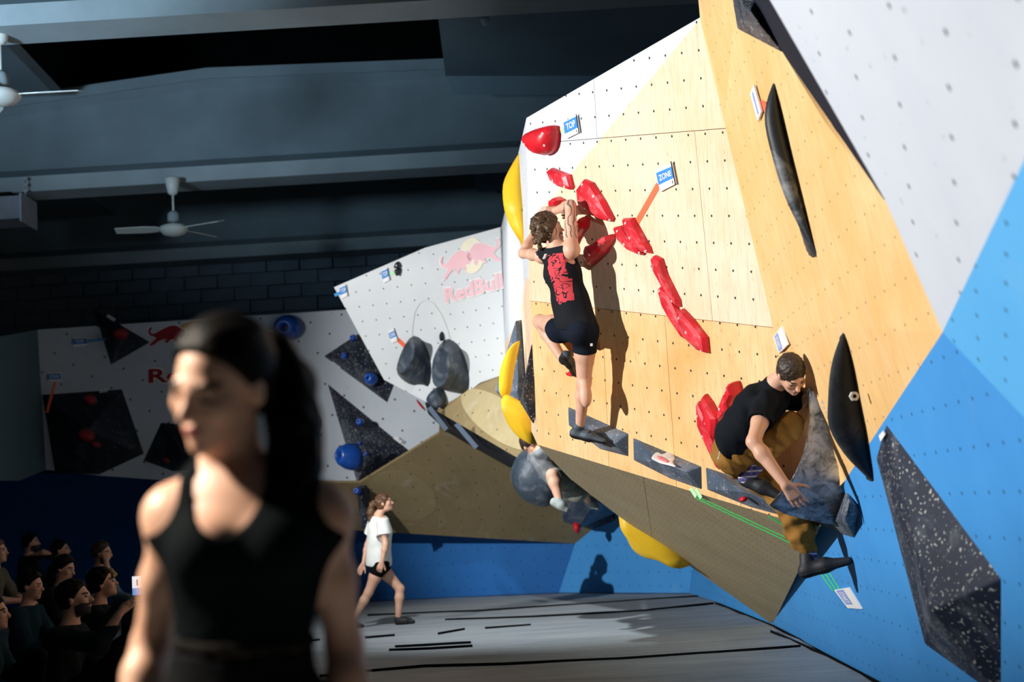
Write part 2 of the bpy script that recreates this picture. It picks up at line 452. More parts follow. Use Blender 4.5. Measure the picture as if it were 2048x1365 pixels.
V, F = slab_geo([blue_a, blue_b, PZ.at(1150, 1088), PZ.at(720, 1062), PZ.at(560, 1050), PZ.at(420, 966), PZ.at(200, 950), PZ.at(-80, 945)], PZ.n, .04)
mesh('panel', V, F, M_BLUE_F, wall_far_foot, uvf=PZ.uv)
f1 = FLOOR.at(1378, 1187)
PY = Plane.of(blue_b, f1, PZ.at(1150, 1088))
V, F = slab_geo([blue_b, f1, PY.at(1392, 1100), PY.at(1300, 1010), PY.at(1216, 1034), PY.at(1150, 1088)], PY.n, .04)
mesh('panel', V, F, M_BLUE, wall_far_foot, uvf=PY.uv)
PX = Plane.of(f1, bA, f1 + Vector((0.25, 0, 1.2)))
V, F = slab_geo([f1, FLOOR.at(1432, 1204), bA, bA+Vector((.12, 0, .9)), PX.at(1392, 1080)], PX.n, .04)
mesh('panel', V, F, M_BLUE, wall_far_foot, uvf=PX.uv)
# dark end of the far wall on the left
wl = structure(empty('wall_left', FLOOR.at(20, 1235)))
PLE = Plane.of(PF.at(75, 660), PF.at(92, 940), C(-60, 800, 17.5))
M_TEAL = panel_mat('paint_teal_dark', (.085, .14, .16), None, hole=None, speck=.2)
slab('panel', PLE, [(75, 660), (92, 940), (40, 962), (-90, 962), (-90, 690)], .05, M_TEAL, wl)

# ---- floor mats
def floor_mat():
    mt, nt, N, L, B = new_mat('mat_carpet'); uv = uvsock(nt)
    f = noise(nt, vmap(nt, uv, (.5, 1.6, 1), .1), 1.6, 6, .65, .5); g = noise(nt, uv, 130, 2, .6)
    col = mixc(nt, ramp(nt, f, .3, .7), (.29, .33, .36), (.43, .47, .49))
    col = mixc(nt, math_n(nt, 'MULTIPLY', ramp(nt, g, .45, .7), .35), col, (.20, .225, .24))
    L.new(col, B.inputs['Base Color']); B.inputs['Roughness'].default_value = .95; B.inputs['Specular IOR Level'].default_value = .1
    b = nt.nodes.new('ShaderNodeBump'); b.inputs['Strength'].default_value = .8; b.inputs['Distance'].default_value = .03
    h = math_n(nt, 'ADD', noise(nt, vmap(nt, uv, (.35, 3.0, 1), .12), 2.0, 5, .6, .8), math_n(nt, 'MULTIPLY', g, .12))
    L.new(h, b.inputs['Height']); L.new(b.outputs[0], B.inputs['Normal'])
    return mt
M_MAT = floor_mat()
nx, ny = 90, 110
V, F = [], []
for j in range(ny+1):
    for i in range(nx+1):
        x, y = -16+24.0*i/nx, -5+32.0*j/ny
        z = .012*mnoise.noise(Vector((x*.55, y*1.3, 0))) + .006*mnoise.noise(Vector((x*1.6+9, y*3.1, 3)))
        V.append((x, y, z - .012))
for j in range(ny):
    for i in range(nx):
        a = j*(nx+1)+i; F.append((a, a+1, a+nx+2, a+nx+1))
floor = structure(mesh('floor', V, F, M_MAT, smooth=True, uvf=lambda p: (p.x, p.y)))
def seam(pix, w, jit=.07):
    P = [FLOOR.at(*p) for p in pix]; Q = []
    for a, b in zip(P, P[1:]):
        k = max(2, int((b-a).length/.15))
        for i in range(k): Q.append(a.lerp(b, i/k))
    Q.append(P[-1]); V, F = [], []
    ws = [w*(.35+.9*abs(mnoise.noise(q*1.7+Vector((3, 1, 0))))) for q in Q]; ws[0] = ws[-1] = w*.15
    for q, wi in zip(Q, ws):
        q = q + Vector((0, jit*mnoise.noise(q*1.1), 0))
        V += [q+Vector((0, -wi, .010)), q+Vector((0, wi, .010)), q+Vector((0, 0, -.02))]
    for i in range(len(Q)-1):
        o = i*3; F += [(o, o+3, o+4, o+1), (o+1, o+4, o+5, o+2), (o+2, o+5, o+3, o)]
    mesh('mat_seam', V, F, M_BLACK, floor)
for pix, w in ((((735, 1230), (950, 1222), (1210, 1205), (1400, 1192)), .012), (((890, 1240), (1060, 1234), (1290, 1222), (1428, 1207)), .06),
               (((730, 1275), (790, 1270)), .012), (((875, 1268), (930, 1258)), .012), (((970, 1256), (1062, 1250)), .014), (((778, 1300), (860, 1297), (945, 1292)), .018), (((790, 1293), (942, 1285)), .006),
               (((640, 1352), (730, 1342), (850, 1332), (1010, 1328), (1240, 1318), (1440, 1305), (1600, 1292)), .018), (((1540, 1262), (1650, 1310), (1760, 1368)), .01),
               (((400, 1300), (520, 1290), (640, 1280)), .012), (((1430, 1206), (1545, 1252), (1640, 1300)), .02)):
    seam(pix, w)

# ---- the hall's other walls, out of the frame
M_HALL = plain('hall_wall_dark', (.05, .055, .06), .9, .2, .5, spec=.05)
for nm, c, ax, ay in (('wall_side', (-13.2, 11, 4.5), (.1, 0, 0), (0, 15.5, 0)), ('wall_near', (-3, -4.4, 4.5), (10.2, 0, 0), (0, .1, 0)), ('wall_outer', (7.2, 11, 4.5), (.1, 0, 0), (0, 15.5, 0))):
    V, F = box_geo(c, ax, ay, (0, 0, 4.5)); structure(mesh(nm, V, F, M_HALL))
# ---- hall: brick end wall, beams, roof
YB = 26.0
PBR = yplane(YB)
wall_back = structure(empty('wall_back', (-3, YB, 0)))
zt = PBR.at(345, 528).z
V, F = box_geo((-4, YB+.16, zt/2+1.5), (16, 0, 0), (0, .1, 0), (0, 0, zt/2+1.5)); mesh('joint_bed', V, F, M_MORTAR, wall_back)
bw, bh = .62, .25; zz = zt - .02; row = 0; brick_me = []
for s in range(4):
    c = .003 + .003*s
    V = [(x*(bw/2-c), y*.06, z*(bh/2-c)) for x in (-1, 1) for y in (-1, 1) for z in (-1, 1)]
    V = [(v[0]+random.uniform(-.004, .004), v[1], v[2]+random.uniform(-.004, .004)) for v in V]
    me = bpy.data.meshes.new('brick'); me.from_pydata(V, [], [(0, 1, 3, 2), (4, 6, 7, 5), (0, 4, 5, 1), (2, 3, 7, 6), (0, 2, 6, 4), (1, 5, 7, 3)])
    me.materials.append(M_BRICK); brick_me.append(me)
while zz > 3.6:
    x = -11.6 + (row % 2)*.31 + random.uniform(-.05, .05)
    while x < 2.2:
        if not (zz < 4.6 and x > -1.2):
            o = bpy.data.objects.new('brick', random.choice(brick_me)); COL.objects.link(o)
            o.location = (x, YB + random.uniform(-.006, .006), zz-bh/2); o.parent = wall_back
            o.matrix_parent_inverse = wall_back.matrix_world.inverted()
        x += bw
    zz -= bh; row += 1

def beam(name, y, x0, x1, xa, zb_, ztop, zend, label=None):
    """precast roof beam with sloping top: bottom flange, web, top flange"""
    e = structure(empty(name, ((x0+x1)/2, y, zb_)))
    def sect(prof, nm, mt):
        V, F = [], []
        for x in (x0, xa, x1):
            zt_ = ztop if x == xa else (zend if x == x0 else ztop - (ztop-zend)*abs(x1-xa)/abs(x0-xa)*.25)
            for yy, kind, off in prof:
                V.append((x, y+yy, (zb_ if kind == 'b' else zt_)+off))
        n = len(prof)
        for s in range(2):
            for k in range(n): F.append((s*n+k, s*n+(k+1) % n, (s+1)*n+(k+1) % n, (s+1)*n+k))
        F += [tuple(range(n-1, -1, -1)), tuple(range(2*n, 3*n))]
        mesh(nm, V, F, mt, e)
    sect([(-.28, 'b', 0), (.28, 'b', 0), (.28, 'b', .22), (-.28, 'b', .22)], 'bottom_flange', M_CONCW)
    sect([(-.26, 'b', .22), (.26, 'b', .22), (.09, 'b', .36), (.09, 't', -.26), (.2, 't', -.16), (-.2, 't', -.16), (-.09, 't', -.26), (-.09, 'b', .36)], 'web', M_CONC)
    sect([(-.22, 't', -.16), (.22, 't', -.16), (.22, 't', 0), (-.22, 't', 0)], 'top_flange', M_CONC)
    return e
Y1 = 20.0
zb1 = yplane(Y1-.28).at(345, 366).z; za1 = yplane(Y1-.22).at(420, 135).z; xa1 = yplane(Y1).at(420, 135).x; ze1 = yplane(Y1-.22).at(-60, 226).z
beam('trim_1', Y1, -12.0, 3.5, xa1, zb1, za1, ze1 - .22)
Y0 = 14.0
beam('trim_2', Y0, -10.0, 3.0, xa1, yplane(Y0-.28).at(200, 40).z, za1, ze1 - .2)
beam('trim_3', YB-.45, -12.0, 3.5, xa1, yplane(YB-.45-.28).at(345, 522).z, za1+.05, ze1 - .1)
# roof: dark deck high up, pale slabs left and right of the opening
ceil = structure(empty('ceiling', (-4, 20, 9)))
zr = za1 + 1.0
V, F = box_geo((-4.5, 19, zr+.3), (9.5, 0, 0), (0, 8, 0), (0, 0, .06)); mesh('deck', V, F, M_DECK, ceil)
def roof_slab(pts):
    P = [Vector(p) for p in pts]
    n = (P[1]-P[0]).cross(P[2]-P[0]).normalized()
    if n.dot(CAM-P[0]) < 0: n = -n
    V, F = slab_geo(P, n, .12); mesh('roof_slab', V, F, M_SLAB, ceil)
a, b, c = C(868, -30, 15.2), C(891, 152, 19.4), C(905, 190, 19.55)
roof_slab([a, b, C(1480, 152, 19.4), C(1480, -30, 15.2)])
roof_slab([b, c, C(1480, 190, 19.55), C(1480, 152, 19.4)])
roof_slab([C(0, 45, 16.6), C(14, 62, 16.6), C(122, 178, 19.7), C(-120, 185, 19.7), C(-120, 40, 16.6)])
roof_slab([C(150, 372, 21.2), C(232, 430, 25.0), C(-100, 452, 25.0), C(-100, 385, 21.2)])
roof_slab([C(940, 325, 21.5), C(955, 385, 25.2), C(1250, 370, 25.2), C(1250, 310, 21.5)])
from mathutils.bvhtree import BVHTree
# ================================================================== holds, volumes, signs, hall fittings
def catmull(P, k=4, closed=True):
    n = len(P); out = []
    for i in range(n if closed else n-1):
        p0, p1_, p2, p3 = [np.array(P[(i+j-1) % n] if closed else P[min(max(i+j-1, 0), n-1)], float) for j in range(4)]
        for s in range(k):
            t = s/k
            out.append(tuple(.5*((2*p1_)+(-p0+p2)*t+(2*p0-5*p1_+4*p2-p3)*t*t+(-p0+3*p1_-3*p2+p3)*t**3)))
    if not closed: out.append(tuple(P[-1]))
    return out
def dome_geo(plane, px, H, sm=3, prof=((1, 0), (1.0, .25), (.90, .62), (.62, .90), (.28, 1.0)), ridge=.5, lift=.35):
    pts = catmull(px, sm) if sm > 1 else px
    base = [plane.at(p[0], p[1], H*lift) - plane.n*(H*lift) for p in pts]
    c = sum(base, Vector())/len(base)
    q = np.array([((b-c).dot(plane.u), (b-c).dot(plane.v)) for b in base])
    w, ev = np.linalg.eigh(q.T@q); a2 = ev[:, 1]; A = plane.u*a2[0]+plane.v*a2[1]; Bq = plane.n.cross(A)
    V, F = [], []; n = len(base)
    for s, z in prof:
        for b in base:
            d = b-c; V.append(c + A*d.dot(A)*(1-(1-s)*ridge) + Bq*d.dot(Bq)*s + plane.n*(z*H))
    for i in range(len(prof)-1):
        for k in range(n): F.append((i*n+k, i*n+(k+1) % n, (i+1)*n+(k+1) % n, (i+1)*n+k))
    V.append(c+plane.n*(H*1.02)); L0 = (len(prof)-1)*n
    for k in range(n): F.append((L0+k, L0+(k+1) % n, len(V)-1))
    F.append(tuple(range(n-1, -1, -1)))
    # outward orientation
    nn = sum(((V[L0+k]-V[-1]).cross(V[L0+(k+1) % n]-V[-1]) for k in range(n)), Vector())
    if nn.dot(plane.n) < 0: F = [f[::-1] for f in F]
    return V, F, c
def hold(name, plane, px, H, mat, label, group=None, bolts=(), sm=2, cat='climbing hold', bmat=None, smooth=True, **kw):
    V, F, c = dome_geo(plane, px, H, sm, **kw)
    o = mesh(name, V, F, mat, None, smooth=smooth)
    tag(o, label, cat, group)
    bvh = BVHTree.FromPolygons(V, F)
    for b in bolts:
        p = plane.at(b[0], b[1], H*.5); hit = bvh.ray_cast(p+plane.n*.6, -plane.n)
        if hit[0] is None: continue
        v, f = lathe_geo(hit[0]-hit[1]*.012, hit[1] if hit[1].dot(plane.n) > 0 else -hit[1], [(.010, 0), (.010, .015), (.005, .015), (.005, .010)], 10)
        mesh('bolt', v, f, bmat or M_BOLTW, o)
    return o
def hull(name, plane, base, tops, mat, label=None, cat='climbing volume', group=None, parent=None, sink=.015, bev=.006):
    P = [plane.at(x, y) for x, y in base] + [plane.at(x, y) - plane.n*sink for x, y in base] + [plane.at(x, y, h) for x, y, h in tops]
    bm = bmesh.new()
    for p in P: bm.verts.new(p)
    r = bmesh.ops.convex_hull(bm, input=bm.verts[:])
    bmesh.ops.delete(bm, geom=list({g for g in r['geom_interior'] + r['geom_unused'] if isinstance(g, bmesh.types.BMVert)}), context='VERTS')
    bmesh.ops.dissolve_limit(bm, angle_limit=.03, verts=bm.verts[:], edges=bm.edges[:])
    bmesh.ops.bevel(bm, geom=bm.edges[:], offset=bev, segments=2, affect='EDGES', profile=.5)
    bmesh.ops.recalc_face_normals(bm, faces=bm.faces[:])
    bm.verts.index_update()
    V = [v.co.copy() for v in bm.verts]; F = [[v.index for v in f.verts] for f in bm.faces]; bm.free()
    o = mesh(name, V, F, mat, parent)
    if label: tag(o, label, cat, group)
    return o
def quadw(plane, q, h=.0): return [plane.at(x, y, h) for x, y in q]
def bil(Q, s, t):
    """Q = TL TR BR BL; s across, t up"""
    return (Q[3].lerp(Q[2], s)).lerp(Q[0].lerp(Q[1], s), t)
def text_geo(txt, bold=.02):
    cu = bpy.data.curves.new('txt', 'FONT'); cu.body = txt; cu.offset = bold; cu.resolution_u = 3; cu.fill_mode = 'FRONT'
    ob = bpy.data.objects.new('txt', cu); COL.objects.link(ob)
    dg = bpy.context.evaluated_depsgraph_get(); me = ob.evaluated_get(dg).to_mesh()
    V = [v.co.copy() for v in me.vertices]; F = [tuple(p.vertices) for p in me.polygons]
    ob.evaluated_get(dg).to_mesh_clear(); bpy.data.objects.remove(ob); bpy.data.curves.remove(cu)
    xs = [v.x for v in V]; ys = [v.y for v in V]
    return [((v.x-min(xs))/(max(xs)-min(xs)), (v.y-min(ys))/(max(ys)-min(ys))) for v in V], F
def on_quad(name, Q, uvs, F, rect, n, lift, mat, parent):
    x0, x1, y0, y1 = rect
    V = [bil(Q, x0+(x1-x0)*u, y0+(y1-y0)*v) + n*lift for u, v in uvs]
    nn = Vector()
    for f in F: nn += (V[f[1]]-V[f[0]]).cross(V[f[2]]-V[f[0]])
    if nn.dot(n) < 0: F = [f[::-1] for f in F]
    return mesh(name, V, F, mat, parent)
SQ = [(0, 0), (1, 0), (1, 1), (0, 1)]
def sign(plane, q, txt, label, band=(.0, 1, .32, 1), trect=(.15, .85, .48, .84), bandmat=None, h=.02, thick=.012, edge=True, tmat=None, group=None):
    Q = quadw(plane, q, h); V, F = slab_geo(Q, plane.n, thick)
    o = empty('route_sign', Q[3]-plane.n*h); tag(o, label, 'sign', group)
    mesh('board', V, F, M_SIGNW, o)
    on_quad('blue_band', Q, SQ, [(0, 1, 2, 3)], band, plane.n, .0015, bandmat or M_SIGNB, o)
    if txt:
        uvs, f = text_geo(txt); on_quad('lettering', Q, uvs, f, trect, plane.n, .003, tmat or M_SIGNW, o)
    if edge:
        on_quad('edge_strip', Q, SQ, [(0, 1, 2, 3)], (.97, 1.03, -.03, 1.08), plane.n, .0025, M_BLACK, o)
        on_quad('tally_mark', Q, SQ, [(0, 1, 2, 3)], (.84, .87, .06, .22), plane.n, .0025, M_BLACK, o)
    return o
def tape(plane, a, b, w, mat, label, group=None, h=.004):
    A, Bq = plane.at(a[0], a[1], h), plane.at(b[0], b[1], h); d = (Bq-A).normalized(); s = plane.n.cross(d)*w
    V, F = slab_geo([A-s, Bq-s, Bq+s, A+s], plane.n, .003)
    return tag(mesh('tape_strip', V, F, mat), label, 'tape', group)
def marks(plane, a, b, hgt, parent, h=.003, mat=None):
    """small white maker's lettering, too small to read: slanted strokes"""
    A, Bq = plane.at(a[0], a[1], h), plane.at(b[0], b[1], h); d = (Bq-A); L = d.length; d.normalize(); s = plane.n.cross(d)
    if s.z < 0: s = -s
    V, F = [], []; k = 5
    for i in range(k):
        p = A + d*(L*(i+.1)/k); w = L/k*.55
        o = len(V); V += [p, p+d*w, p+d*(w+hgt*.2)+s*hgt, p+d*(hgt*.2)+s*hgt]; F.append((o, o+1, o+2, o+3))
    nn = (V[1]-V[0]).cross(V[2]-V[0])
    if nn.dot(plane.n) < 0: F = [f[::-1] for f in F]
    mesh('maker_mark', V, F, mat or M_SIGNW, parent)

RG = 'red holds of the boulder on the plywood face'
red = [
 ([(1052, 277), (1062, 263), (1085, 254), (1107, 253), (1109, 282), (1103, 302), (1088, 311), (1068, 302)], .16, 'deep red rounded triangular hold beside the TOP sign', [(1097, 266), (1098, 290), (1064, 287)], 1),
 ([(1095, 342), (1103, 336), (1130, 347), (1139, 350), (1145, 375), (1141, 380), (1120, 374), (1103, 361)], .07, 'small red wedge hold below the deep red rounded one', [(1112, 361), (1134, 373)], 1),
 ([(1155, 377), (1168, 359), (1184, 366), (1207, 402), (1225, 437), (1222, 444), (1205, 440), (1172, 426), (1158, 408)], .08, 'widest chalky red blade hold right of the climber in black tank top', [(1169, 369), (1177, 417), (1212, 411), (1192, 392), (1219, 440)], 1),
 ([(1106, 399), (1114, 394), (1125, 400), (1121, 412), (1107, 416)], .10, 'little red block hold under the raised hand of the climber in tank top', [], 1),
 ([(1150, 462), (1166, 434), (1174, 440), (1172, 456), (1155, 476), (1148, 492), (1145, 472)], .10, 'red hold half hidden behind the tattooed arm', [], 1),
 ([(1174, 500), (1177, 491), (1192, 486), (1213, 472), (1221, 469), (1222, 480), (1210, 505), (1182, 531), (1175, 518)], .12, 'red shell hold with pale chalk right of the tank top', [(1190, 508), (1208, 488)], 1),
 ([(1228, 455), (1243, 451), (1262, 475), (1288, 508), (1283, 511), (1258, 501), (1236, 478)], .06, 'left of the two overlapping red blade holds at the orange tape', [(1239, 462), (1254, 488), (1281, 507)], 1),
 ([(1247, 437), (1265, 436), (1278, 460), (1297, 494), (1301, 507), (1289, 506), (1266, 486), (1252, 460)], .075, 'right of the two overlapping red blade holds, touched by the orange tape', [(1256, 446), (1267, 475), (1294, 503)], 1),
 ([(1304, 515), (1309, 511), (1322, 518), (1332, 550), (1357, 600), (1359, 615), (1350, 608), (1325, 568), (1309, 540)], .07, 'uppermost of the three red blades in the lower chain', [(1308, 533), (1326, 568), (1348, 602)], 1),
 ([(1317, 577), (1322, 573), (1340, 585), (1358, 625), (1376, 680), (1368, 678), (1345, 645), (1325, 610)], .06, 'narrow left red blade of the lower chain', [(1322, 582)], 1),
 ([(1360, 622), (1364, 618), (1385, 640), (1412, 675), (1415, 707), (1400, 703), (1375, 680), (1361, 660), (1358, 640)], .075, 'lowest red blade of the chain with a pointed end', [(1364, 636), (1380, 664), (1405, 702)], 1),
 ([(1394, 807), (1398, 803), (1412, 828), (1426, 870), (1445, 938), (1438, 940), (1415, 893), (1396, 850)], .06, 'long thin red blade at the hip of the climber in brown trousers', [(1400, 832), (1410, 873), (1428, 913)], 1),
 ([(1406, 795), (1410, 789), (1422, 805), (1440, 838), (1438, 868), (1433, 880), (1418, 858), (1408, 820)], .08, 'glossy red horn hold behind the back of the climber in black shirt', [(1416, 847)], 1),
 ([(1440, 815), (1451, 787), (1459, 800), (1462, 822), (1448, 840), (1441, 845)], .07, 'short red blade behind the waist of the climber in black shirt', [(1446, 817)], 1),
 ([(1462, 778), (1466, 764), (1472, 764), (1478, 790), (1466, 812), (1459, 805)], .11, 'upright red horn hold above the back of the climber in black shirt', [(1463, 778)], 1),
 ([(1139, 745), (1147, 740), (1156, 747), (1151, 753), (1143, 752)], .08, 'tiny red foothold under the bent foot of the climber in tank top', [], 2)]
for i, (px, H, lab, bolts, sm) in enumerate(red):
    hold('red_hold', PM, px, H, M_RED if i in (0, 3, 4, 12, 14, 15) else M_REDS, lab, RG, bolts, sm=2 if i == 0 else sm, ridge=.72, smooth=i == 0, prof=((1, 0), (1, .35), (.86, .72), (.5, .97), (.12, 1.0)))
# slate volumes along the lower edge
VG = 'slate volumes along the lower edge of the plywood face'
def strip_vol(base, tops, lab):
    return hull('slate_volume', PM, base, tops, M_VOL, lab, group=VG)
o = strip_vol([(1136, 814), (1257, 868), (1257, 914), (1200, 899), (1137, 851)], [(1190, 866, .13), (1228, 888, .10)], 'slate volume under the straight leg of the climber in tank top')
o = strip_vol([(1266, 876), (1403, 934), (1404, 980), (1340, 958), (1267, 921)], [(1330, 925, .14), (1372, 945, .10)], 'middle slate volume with a white chalk patch')
M_CHW = volume_mat('chalk_patch', (.66, .66, .67), .0, .2); M_CHR = plain('chalk_red', (.7, .18, .22), .7)
pp = Plane.of(PM.at(1266, 876), PM.at(1403, 934), PM.at(1330, 925, .14))
for pxs, mt, nm, hh in (([(1303, 916), (1313, 905), (1325, 909), (1340, 904), (1350, 916), (1346, 925), (1352, 934), (1335, 930), (1322, 927), (1311, 922)], M_CHW, 'chalk_patch', .004), ([(1314, 913), (1326, 916), (1338, 924), (1334, 927), (1318, 920)], M_CHR, 'worn_paint', .008)):
    V, F, c = dome_geo(pp, pxs, hh*2, 3); mesh(nm, V, F, mt, o, True)
o = strip_vol([(1411, 935), (1560, 985), (1592, 1040), (1500, 1015), (1414, 980)], [(1488, 985, .15), (1545, 1000, .12)], 'slate volume under the foot of the climber in brown trousers')
hold('red_hold', Plane(PM.at(1486, 999, .13), PM.n), [(1481, 997), (1488, 994), (1493, 999), (1487, 1005)], .04, M_RED, 'tiny red screw-on on the slate volume by the plaid sock', None, sm=2)
# signs and tape on the plywood face
sign(PM, [(1127, 244), (1153, 231), (1158, 265), (1132, 278)], 'TOP', 'blue TOP sign beside the deep red rounded hold', band=(.0, 1, .30, .96), trect=(.16, .84, .44, .82))
sign(PM, [(1311, 339), (1343, 326), (1351, 368), (1320, 384)], 'ZONE', 'blue and white ZONE sign on the upper plywood', band=(0, 1, .30, .84), trect=(.12, .88, .44, .70))
tape(PM, (1111, 261), (1128, 262), .022, M_TAPEGP, 'pale green tape between the deep red hold and the TOP sign')
tape(PM, (1316, 371), (1274, 444), .026, M_TAPEO, 'orange tape from the ZONE sign down to the red blades')
tape(PM, (1381, 977), (1392, 994), .02, M_TAPEGP, 'left pale green tape under the middle slate volume', 'green start tapes')
tape(PM, (1392, 979), (1402, 997), .02, M_TAPEGP, 'right pale green tape under the middle slate volume', 'green start tapes')
tape(PU, (1391, 993), (1600, 1090), .014, M_TAPEG, 'upper long green tape across the brown underside', 'green start tapes')
tape(PU, (1391, 998), (1600, 1097), .014, M_TAPEG, 'lower long green tape across the brown underside', 'green start tapes')
tape(PU, (1537, 1034), (1584, 1062), .02, M_TAPEG, 'short green tape on the brown underside below the slate volume', 'green start tapes')
for k, lab in enumerate(('left', 'middle', 'right')):
    tape(PB, (1605+14*k, 1100+2*k), (1666+6*k, 1183-2*k), .010, M_TAPEG, f'{lab} of the three green tapes running to the START sign', 'green start tapes')
# left return: grey volume, black volume, yellow holds
PLm = PL
hull('slate_volume', Plane(C(1040, 760, 13.7), cv(-.7, -.15, -.7)), [(1031, 642), (1035, 700), (1045, 790), (1060, 850), (1040, 838), (990, 782), (1004, 745)], [(1038, 800, .14)], M_VOL, 'tall slate volume carrying the yellow banana hold at the wall corner', bev=.004, sink=.5)
hull('black_volume', Plane(PM.at(1066, 760), PM.n), [(1063, 688), (1069, 760), (1071, 810), (1066, 848), (1040, 805)], [(1045, 792, .12)], M_NAVY, 'dark flecked kite volume on the corner left of the plywood face')
hold('yellow_hold', Plane(C(1018, 740, 13.4), cv(-.75, -.1, -.65)), [(1032, 684), (1034, 690), (1024, 740), (1018, 780), (1012, 796), (1005, 795), (1001, 770), (1004, 735), (1018, 700)], .09, M_YEL, 'yellow banana hold on the tall slate volume', 'big yellow holds', sm=3)
PYL = Plane(C(1050, 850, 13.4), cv(-.45, -.45, -.8))
hold('yellow_hold', PYL, [(1004, 796), (1012, 830), (1022, 850), (1042, 872), (1066, 884), (1078, 886), (1070, 850), (1050, 820), (1020, 800)], .16, M_YEL, 'yellow hold above the hanging climber in grey', 'big yellow holds', sm=2)
PYU = Plane(C(1290, 1065, 14.0), cv(-.35, -.55, -.75))
hold('yellow_hold', PYU, [(1239, 1018), (1252, 1052), (1262, 1080), (1280, 1098), (1305, 1106), (1340, 1110), (1385, 1125), (1350, 1075), (1290, 1035)], .28, M_YEL, 'long yellow hold under the brown underside', 'big yellow holds', sm=2)

# ---- printed prow
def oval(c, a, b, ang, n=28):
    return [(c[0]+a*math.cos(t)*math.cos(ang)-b*math.sin(t)*math.sin(ang), c[1]+a*math.cos(t)*math.sin(ang)+b*math.sin(t)*math.cos(ang)) for t in [2*math.pi*k/n for k in range(n)]]
def cut_cone(plane, base, top, H, lab, grp):
    n = len(top); bs = catmull(base, 6); N2 = 28
    def res(P, n):
        P = [np.array(p) for p in P]; L = [0]
        for i in range(len(P)): L.append(L[-1]+np.linalg.norm(P[(i+1) % len(P)]-P[i]))
        out = []
        for k in range(n):
            s = L[-1]*k/n; i = max(j for j in range(len(L)) if L[j] <= s); i = min(i, len(P)-1)
            f = (s-L[i])/max(1e-9, L[i+1]-L[i]); out.append(P[i]*(1-f)+P[(i+1) % len(P)]*f)
        return out
    b2 = res(bs, N2); t2 = res(top, N2); c = sum(t2)/N2
    # line the two rings up by angle about the oval centre
    cb = sum(b2)/N2
    k0 = min(range(N2), key=lambda k: abs(math.atan2(*(b2[k]-cb))-math.atan2(*(t2[0]-c)))); b2 = b2[k0:]+b2[:k0]
    V, F = [], []
    rings = [(0, 0, 1), (.35, .28, 1), (.7, .62, 1), (.93, .93, 1), (1, 1, 1.0), (1, .99, .93), (1, .975, .5)]
    for f, z, sc in rings:
        for k in range(N2):
            t = c+(t2[k]-c)*sc; p = b2[k]*(1-f)+t*f; V.append(plane.at(p[0], p[1], H*z))
    for i in range(len(rings)-1):
        for k in range(N2): F.append((i*N2+k, i*N2+(k+1) % N2, (i+1)*N2+(k+1) % N2, (i+1)*N2+k))
    F.append(tuple(range((len(rings)-1)*N2, len(rings)*N2))); F.append(tuple(range(N2-1, -1, -1)))
    bm = bmesh.new(); vs = [bm.verts.new(v) for v in V]
    for f in F: bm.faces.new([vs[i] for i in f])
    bmesh.ops.recalc_face_normals(bm, faces=bm.faces[:]); bm.verts.index_update()
    F = [[v.index for v in f.verts] for f in bm.faces]; bm.free()
    return tag(mesh('slate_hold', V, F, M_GREY, smooth=True), lab, 'climbing hold', grp)
cut_cone(PN, [(828, 672), (845, 682), (858, 708), (863, 740), (860, 768), (856, 774), (842, 769), (825, 771), (805, 760), (793, 742), (799, 715), (813, 685)], oval((812, 714), 35, 12, 1.95), .32, 'left of the two big slate cone holds on the white prow', 'slate cone holds')
cut_cone(PN2, [(897, 678), (918, 692), (932, 722), (939, 758), (935, 788), (922, 789), (890, 782), (872, 772), (865, 745), (866, 720), (874, 700), (884, 684)], oval((881, 735), 41, 17, 1.72), .36, 'right and larger slate cone hold on the white prow', 'slate cone holds')
hold('slate_hold', PN, [(868, 779), (882, 781), (888, 802), (886, 812), (878, 815), (862, 808), (854, 799), (858, 788)], .2, M_GREY, 'small slate drop hold at the lower tip of the prow', None, sm=3)
hold('black_hold', PN, [(883, 664), (886, 670), (886, 680), (883, 682), (880, 676), (880, 668)], .08, M_VOLD, 'tiny black teardrop hold above the right slate cone', None, sm=2)
hold('black_hold', PN, [(794, 524), (799, 526), (801, 533), (797, 537), (789, 535), (790, 528)], .08, M_VOLD, 'upper half of the split black hold near the prow edge', 'split black hold halves', sm=2, bolts=[(795, 530)])
hold('black_hold', PN, [(790, 539), (801, 538), (799, 548), (796, 552), (791, 546)], .08, M_VOLD, 'lower half of the split black hold near the prow edge', 'split black hold halves', sm=2)
sign(PN, [(762, 543), (775, 537), (780, 560), (767, 567)], 'TOP', 'small TOP sign beside the split black hold', band=(0, 1, .34, .96), trect=(.14, .86, .48, .84))
sign(PN, [(679, 576), (692, 570), (696, 592), (683, 598)], 'TOP', 'small TOP sign at the left corner of the prow', band=(0, 1, .34, .96), trect=(.14, .86, .48, .84))
sign(PN, [(776, 664), (788, 658), (796, 682), (783, 687)], 'ZONE', 'small ZONE sign above the left slate cone hold', band=(0, 1, .38, .86), trect=(.1, .9, .48, .76))
tape(PN, (777, 550), (790, 546), .02, M_TAPEGP, 'short pale green tape beside the split black hold')
tape(PN, (669, 591), (681, 586), .02, M_TAPEB, 'short blue tape at the left corner of the prow')
tape(PN, (795, 679), (811, 694), .03, M_TAPEO, 'orange tape above the left slate cone hold')
